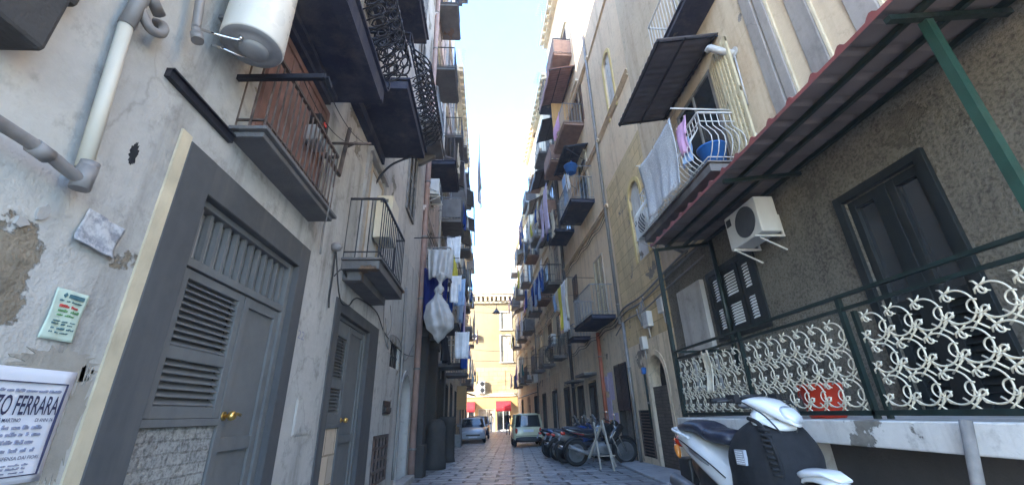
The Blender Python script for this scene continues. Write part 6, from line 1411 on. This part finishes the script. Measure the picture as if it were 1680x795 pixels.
def car(label, x, y, rz, paint, L, W, H, kind, plate=None):
    t = thing('car', label, 'car', (x, y, gz(y)), rz, world=False)
    h = W / 2; z = gz(y)
    wb = L * .3; r = .29
    hood = {'hatch': (.72, .86, .93), 'smart': (.72, .92, .98)}[kind]
    if kind == 'smart':
        S_ = [(-L / 2, .55, .80, .22), (-L / 2 + .04, .58, .97, .33), (-L / 2 + .3, .6, 1., .37), (0, .6, 1, .38), (L * .25, .6, .99, .36), (L * .38, .56, .93, .3), (L / 2 - .05, .5, .85, .22), (L / 2, .48, .75, .16)]
    else:
        S_ = [(-L / 2, .55, .84, .25), (-L / 2 + .06, .58, .95, .33), (-L / 2 + .4, .58, 1, .36), (0, .57, 1, .36), (L * .22, .55, .99, .34), (L * .36, .53, .95, .28), (L / 2 - .12, .48, .9, .2), (L / 2, .45, .8, .13)]
    mb = MB(); mb.loft([ring(a, b, h * c, d, 0, 28, 4.5) for a, b, c, d in S_]); mb.build('body', M[paint], t)
    if kind == 'smart': foot = (-L / 2 + .06, L * .30, -L / 2 + .2, L * .08)
    else: foot = (-L / 2 + .12, L * .24, -L / 2 + .5, L * .05)
    zb, zr = (.90, H)
    def rr(z_, a, b, hw):
        cx, rx = (a + b) / 2, (b - a) / 2; return ringz(z_, cx, rx, hw, 28, 5.)
    mb = MB(); mb.loft([rr(zb - .06, foot[0], foot[1], h * .93), rr(zb + .1, lerp(foot[0], foot[2], .12), lerp(foot[1], foot[3], .15), h * .92), rr(zr - .07, foot[2] - .01, foot[3] + .01, h * .78)], sm=False); mb.build('windows', M['glass'], t)
    mb = MB(); mb.loft([rr(zr - .09, foot[2] - .04, foot[3] + .05, h * .80), rr(zr - .04, foot[2], foot[3], h * .79), rr(zr, foot[2] + .15, foot[3] - .12, h * .6)]); mb.build('roof', M[paint], t)
    for s in (-1, 1):
        for (xa, xb) in ((foot[0] + .08, foot[2] + .06), (foot[1] - .06, foot[3] - .02), ((foot[0] + foot[1]) / 2 - .05, (foot[2] + foot[3]) / 2 - .05)): mb = MB(); mb.bar((xa, s * h * .925, zb - .02), (xb, s * h * .80, zr - .06), .07, .05); mb.build('pillar', M[paint], t)
    for sx in (-1, 1):
        for s in (-1, 1): wheel(t, sx * wb, r, r, .17, s * (h - .1), 'iron_grey', False, 7)
    fx = L / 2
    for s in (-1, 1):
        mb = MB(); mb.loft([ring(fx - .16, .62, .12, .075, s * h * .66, 14), ring(fx - .03, .60, .13, .075, s * h * .62, 14)]); mb.build('headlight', M['lens_clear'], t)
        mb = MB(); mb.loft([ring(-fx + .1, .74 if kind == 'smart' else .72, .07, .14, s * h * .82, 12), ring(-fx - .0, .74 if kind == 'smart' else .72, .06, .12, s * h * .80, 12)]); mb.build('tail_light', M['lens_red'], t)
        mb = MB(); mb.loft([ring(foot[1] - .12, .98, .09, .06, s * (h + .06), 12), ring(foot[1] - .03, .97, .07, .05, s * (h + .06), 12)]); mb.build('mirror', M[paint], t)
    for e, nm in ((1, 'front_bumper'), (-1, 'rear_bumper')):
        mb = MB(); mb.loft([ring(e * (fx - .22), .34, h * .96, .13, 0, 20, 4), ring(e * (fx + .0), .35, h * .86, .12, 0, 20, 4), ring(e * (fx + .05), .36, h * .7, .08, 0, 20, 4)]); mb.build(nm, M['black_plastic'] if kind == 'smart' else M[paint], t)
    mb = MB(); mb.box(fx + .03, fx + .07, -h * .5, h * .5, .42, .5); mb.build('grille', M['black_plastic'], t)
    mb = MB()
    pz = .74 if kind == 'smart' else .40
    mb.box(-fx - (.03 if kind == 'smart' else .065), -fx + .05, -.26, .26, pz - .06, pz + .06); mb.box(fx, fx + .075, -.26, .26, .31, .40); mb.build('number_plate', M['paper_white'], t)
    if kind == 'smart':
        mb = MB(); mb.box(-fx - .012, -fx + .1, -h * .84, h * .84, .5, .52); mb.box(-fx - .065, -fx, -h * .55, h * .55, .28, .40); mb.build('trim', M['black_plastic'], t)
    return t
car('small cream two seat car seen from behind, parked right of the street', 2.02, 23.85, PI / 2 + .02, 'car_cream', 2.5, 1.51, 1.55, 'smart')
car('silver hatchback parked on the left facing the camera', -.98, 29.1, -PI / 2 + .05, 'car_silver', 3.8, 1.66, 1.42, 'hatch')
car('dark car parked right behind the silver hatchback', -.72, 33.6, -PI / 2, 'car_dark', 4.0, 1.72, 1.5, 'hatch')

for k, (x, y, h, r, lb) in enumerate(((-1.55, 13.7, 1.36, .29, 'near dark rounded stone bollard in front of the dark portal'), (-1.42, 16.0, 1.45, .27, 'far dark stone bollard with squarer top just behind the near one'))):
    o = V((x, y, gz(y) - .02)); mb = MB()
    if k == 0: mb.lathe([(r * 1.1, 0), (r * 1.12, .2), (r, .35), (r * .98, h * .75), (r * 1.05, h * .8), (r * .95, h * .86), (r * .8, h * .95), (r * .4, h), (.001, h)], o, 'z', 22)
    else: mb.lathe([(r * 1.1, 0), (r, .15), (r * .95, h * .82), (r * 1.1, h * .86), (r * 1.08, h * .97), (r * .9, h), (.001, h)], o, 'z', 20)
    tag(mb.build('bollard', M['piperno'], loc=o), lb, 'bollard', 'stone bollards')
t = thing('metal_planter', 'grey metal planter box with rail left of the silver hatchback', 'planter', (-1.65, 24.6, gz(24.6)))
mb = MB(); mb.box(-1.9, -1.42, 24.2, 25.2, 0, .62); mb.build('box', M['iron_grey'], t, bevel=.02)
mb = MB()
for x, y in ((-1.88, 24.25), (-1.45, 24.25), (-1.45, 25.15)): mb.cyl((x, y, .6), (x, y, 1.15), .02, n=8)
mb.bar((-1.88, 24.25, 1.15), (-1.45, 24.25, 1.15), .04); mb.bar((-1.45, 24.25, 1.15), (-1.45, 25.15, 1.15), .04); mb.build('rail', M['iron_grey'], t)
t = thing('shop_sign', 'orange vertical shop board on the far left facade', 'sign', WP('L', 27.9, 2.2))
mb = MB(); mb.wbox('L', 27.75, 27.83, 1.9, 3.3, .02, .62); mb.build('board', M['orange_plaster'], t); mb = MB(); mb.wbox('L', 27.77, 27.81, 3.1, 3.14, -.05, .02); mb.wbox('L', 27.77, 27.81, 2.1, 2.14, -.05, .02); mb.build('bracket', M['iron_black'], t)
t = thing('shop_goods', 'goods hanging before painted orange light in the far right shop doorway', 'shop goods', WP('R', 35.4, 1.5, -.25))
mb = MB(); mb.wbox('R', 34.7, 36.1, .1, 2.6, -.35, -.32); mb.build('painted_glow_board', M['orange_plaster'], t)  # orange colour stands in for warm light inside the shop
mb = MB()
for k in range(6): mb.wbox('R', 34.75 + k * .22, 34.9 + k * .22, 1.3 + .1 * (k % 3), 2.2, -.3, -.1)
mb.build('goods', M['wood_red'], t)

def person(label, x, y, rz, top, legs, stride=.18, h=1.7, bag=False):
    """one continuous skinned body, cut into skin and clothes by height; hair is a child"""
    k = h / 1.7; z0 = gz(y)
    J = dict(pel=(0, 0, .93), wai=(0, 0, 1.08), che=(.0, 0, 1.30), nek=(.0, 0, 1.46), chn=(.015, 0, 1.53), hed=(.02, 0, 1.61), crn=(.01, 0, 1.685))
    E_ = [('pel', 'wai'), ('wai', 'che'), ('che', 'nek'), ('nek', 'chn'), ('chn', 'hed'), ('hed', 'crn')]
    Rd = dict(pel=(.15, .11), wai=(.13, .095), che=(.16, .11), nek=(.06, .06), chn=(.06, .065), hed=(.078, .095), crn=(.05, .06))
    for s, n in ((1, 'l'), (-1, 'r')):
        f = stride * s
        J.update({n + 'hip': (0, .09 * s, .88), n + 'kne': (f * .7 + .03, .09 * s, .48), n + 'ank': (f * 1.2 - .04, .09 * s, .08), n + 'toe': (f * 1.2 + .12, .1 * s, .035), n + 'sho': (0, .17 * s, 1.41), n + 'elb': (-f * .5, .23 * s, 1.13), n + 'wri': (-f * 1.0 + .08, .23 * s, .9), n + 'han': (-f * 1.1 + .11, .225 * s, .81)})
        E_ += [('pel', n + 'hip'), (n + 'hip', n + 'kne'), (n + 'kne', n + 'ank'), (n + 'ank', n + 'toe'), ('che', n + 'sho'), (n + 'sho', n + 'elb'), (n + 'elb', n + 'wri'), (n + 'wri', n + 'han')]
        Rd.update({n + 'hip': (.09, .09), n + 'kne': (.06, .06), n + 'ank': (.042, .042), n + 'toe': (.045, .03), n + 'sho': (.06, .06), n + 'elb': (.046, .046), n + 'wri': (.034, .03), n + 'han': (.042, .022)})
    names = list(J); me = bpy.data.meshes.new('person')
    me.from_pydata([V(J[n]) * k for n in names], [(names.index(a), names.index(b)) for a, b in E_], [])
    tmp = bpy.data.objects.new('person', me); C.objects.link(tmp)
    tmp.modifiers.new('skin', 'SKIN'); m = tmp.modifiers.new('sub', 'SUBSURF'); m.levels = 2
    for i, n in enumerate(names): me.skin_vertices[0].data[i].radius = [q * k for q in Rd[n]]; me.skin_vertices[0].data[i].use_root = (n == 'pel')
    bpy.context.view_layer.update()
    em = bpy.data.meshes.new_from_object(tmp.evaluated_get(bpy.context.evaluated_depsgraph_get())); bpy.data.objects.remove(tmp)
    for mm in (M['skin'], M[top], M[legs], M['rubber']): em.materials.append(mm)
    for p in em.polygons:
        z = p.center.z / k; arm = abs(p.center.y) > .17 * k
        p.material_index = 3 if z < .1 else 2 if z < .93 and not (arm and z > .7) else (0 if (z > 1.47 or (arm and z < .9)) else 1); p.use_smooth = True
    o = bpy.data.objects.new('person', em); C.objects.link(o); o.location = (x, y, z0); o.rotation_euler = (0, 0, rz)
    tag(o, label, 'person')
    mb = MB(); mb.lathe([(.098, -.02), (.102, .03), (.085, .08), (.05, .11), (.001, .118)], V((-.008, 0, 1.60)) * k, 'z', 16); hr = mb.build('hair', M['hair'], o); hr.matrix_parent_inverse = Matrix()
    if bag:
        mb = MB(); mb.box(-.28 * k, -.13 * k, -.14, .14, 1.02 * k, 1.42 * k); mb.build('backpack', M['fab_black'], o, bevel=.04)
    return o
M['skin'] = solid('skin', (.42, .26, .18), .6); M['hair'] = solid('dark_hair', (.03, .02, .016), .6)
person('walking pedestrian in pale top and dark trousers far down by the shops', .35, 44.2, -PI * .6, 'fab_cream', 'fab_grey', .2, 1.68)
person('man in dark jacket walking away beside the cream car', 1.65, 36.5, PI / 2, 'fab_black', 'fab_navy', .16, 1.76, True)
SKY_AIR, SKY_DUST, SKY_OZ, SKY_STR, SUN_STR, EXPO = 1.0, .4, 4.0, .15, 2.0, 3.55
# ------------------------------------------------------------------ camera, sky, sun
f_px, W_, H_ = 674., 1680, 795
d1 = V((-40, -282.5, -f_px)).normalized(); d2 = V((-50, 1617, -f_px)); d2 = (d2 - d1 * d1.dot(d2)).normalized(); rr_ = d1.cross(d2)
cam = bpy.data.cameras.new('camera'); co = bpy.data.objects.new('camera', cam); C.objects.link(co)
m3 = Matrix((rr_, d1, d2))                      # camera axes in world coordinates are its columns
co.matrix_world = Matrix.Translation((0, 0, CAMZ)) @ m3.to_4x4()
cam.sensor_fit = 'HORIZONTAL'; cam.sensor_width = 36; cam.lens = f_px / W_ * 36; cam.clip_start = .05; cam.clip_end = 2000
SC.camera = co
ELEV = math.radians(22)
sd = V((-.88, -.47, 0)).normalized() * math.cos(ELEV) + V((0, 0, math.sin(ELEV)))   # towards the sun
w = bpy.data.worlds.new('World'); SC.world = w; w.use_nodes = True; nt = w.node_tree
sky = nt.nodes.new('ShaderNodeTexSky'); sky.sky_type = 'NISHITA'; sky.sun_disc = False; sky.sun_elevation = ELEV; sky.sun_rotation = math.atan2(sd.x, sd.y)
sky.air_density = SKY_AIR; sky.dust_density = SKY_DUST; sky.ozone_density = SKY_OZ; sky.altitude = 50
bg = nt.nodes['Background']; bg.inputs['Strength'].default_value = SKY_STR; nt.links.new(sky.outputs[0], bg.inputs[0])
sl = bpy.data.lights.new('sun', 'SUN'); sl.energy = SUN_STR; sl.angle = math.radians(.5); sl.color = (1, .93, .82)
so = bpy.data.objects.new('sun', sl); C.objects.link(so); so.rotation_euler = sd.to_track_quat('Z', 'Y').to_euler()
SC.view_settings.view_transform = 'Standard'; SC.view_settings.look = 'None'; SC.view_settings.gamma = 1; SC.view_settings.use_curve_mapping = False
SC.view_settings.exposure = EXPO
SC.cycles.use_denoising = True; SC.cycles.max_bounces = 8; SC.cycles.diffuse_bounces = 5; SC.cycles.glossy_bounces = 3; SC.cycles.transmission_bounces = 4; SC.cycles.sample_clamp_indirect = 6
# thin street air
mb = MB(); mb.box(-25, 25, -8, 70, -1.6, 29); hz = mb.build('haze', M['void']); hz.data.materials.clear()
hm = bpy.data.materials.new('haze_air'); hm.use_nodes = True; ht = hm.node_tree; ht.nodes.clear()
pv_ = ht.nodes.new('ShaderNodeVolumePrincipled'); pv_.inputs['Density'].default_value = .0014; pv_.inputs['Color'].default_value = (.9, .93, 1, 1); pv_.inputs['Anisotropy'].default_value = .2
ho = ht.nodes.new('ShaderNodeOutputMaterial'); ht.links.new(pv_.outputs[0], ho.inputs['Volume']); hz.data.materials.append(hm); tag(hz, kind='stuff'); SC.cycles.volume_bounces = 1
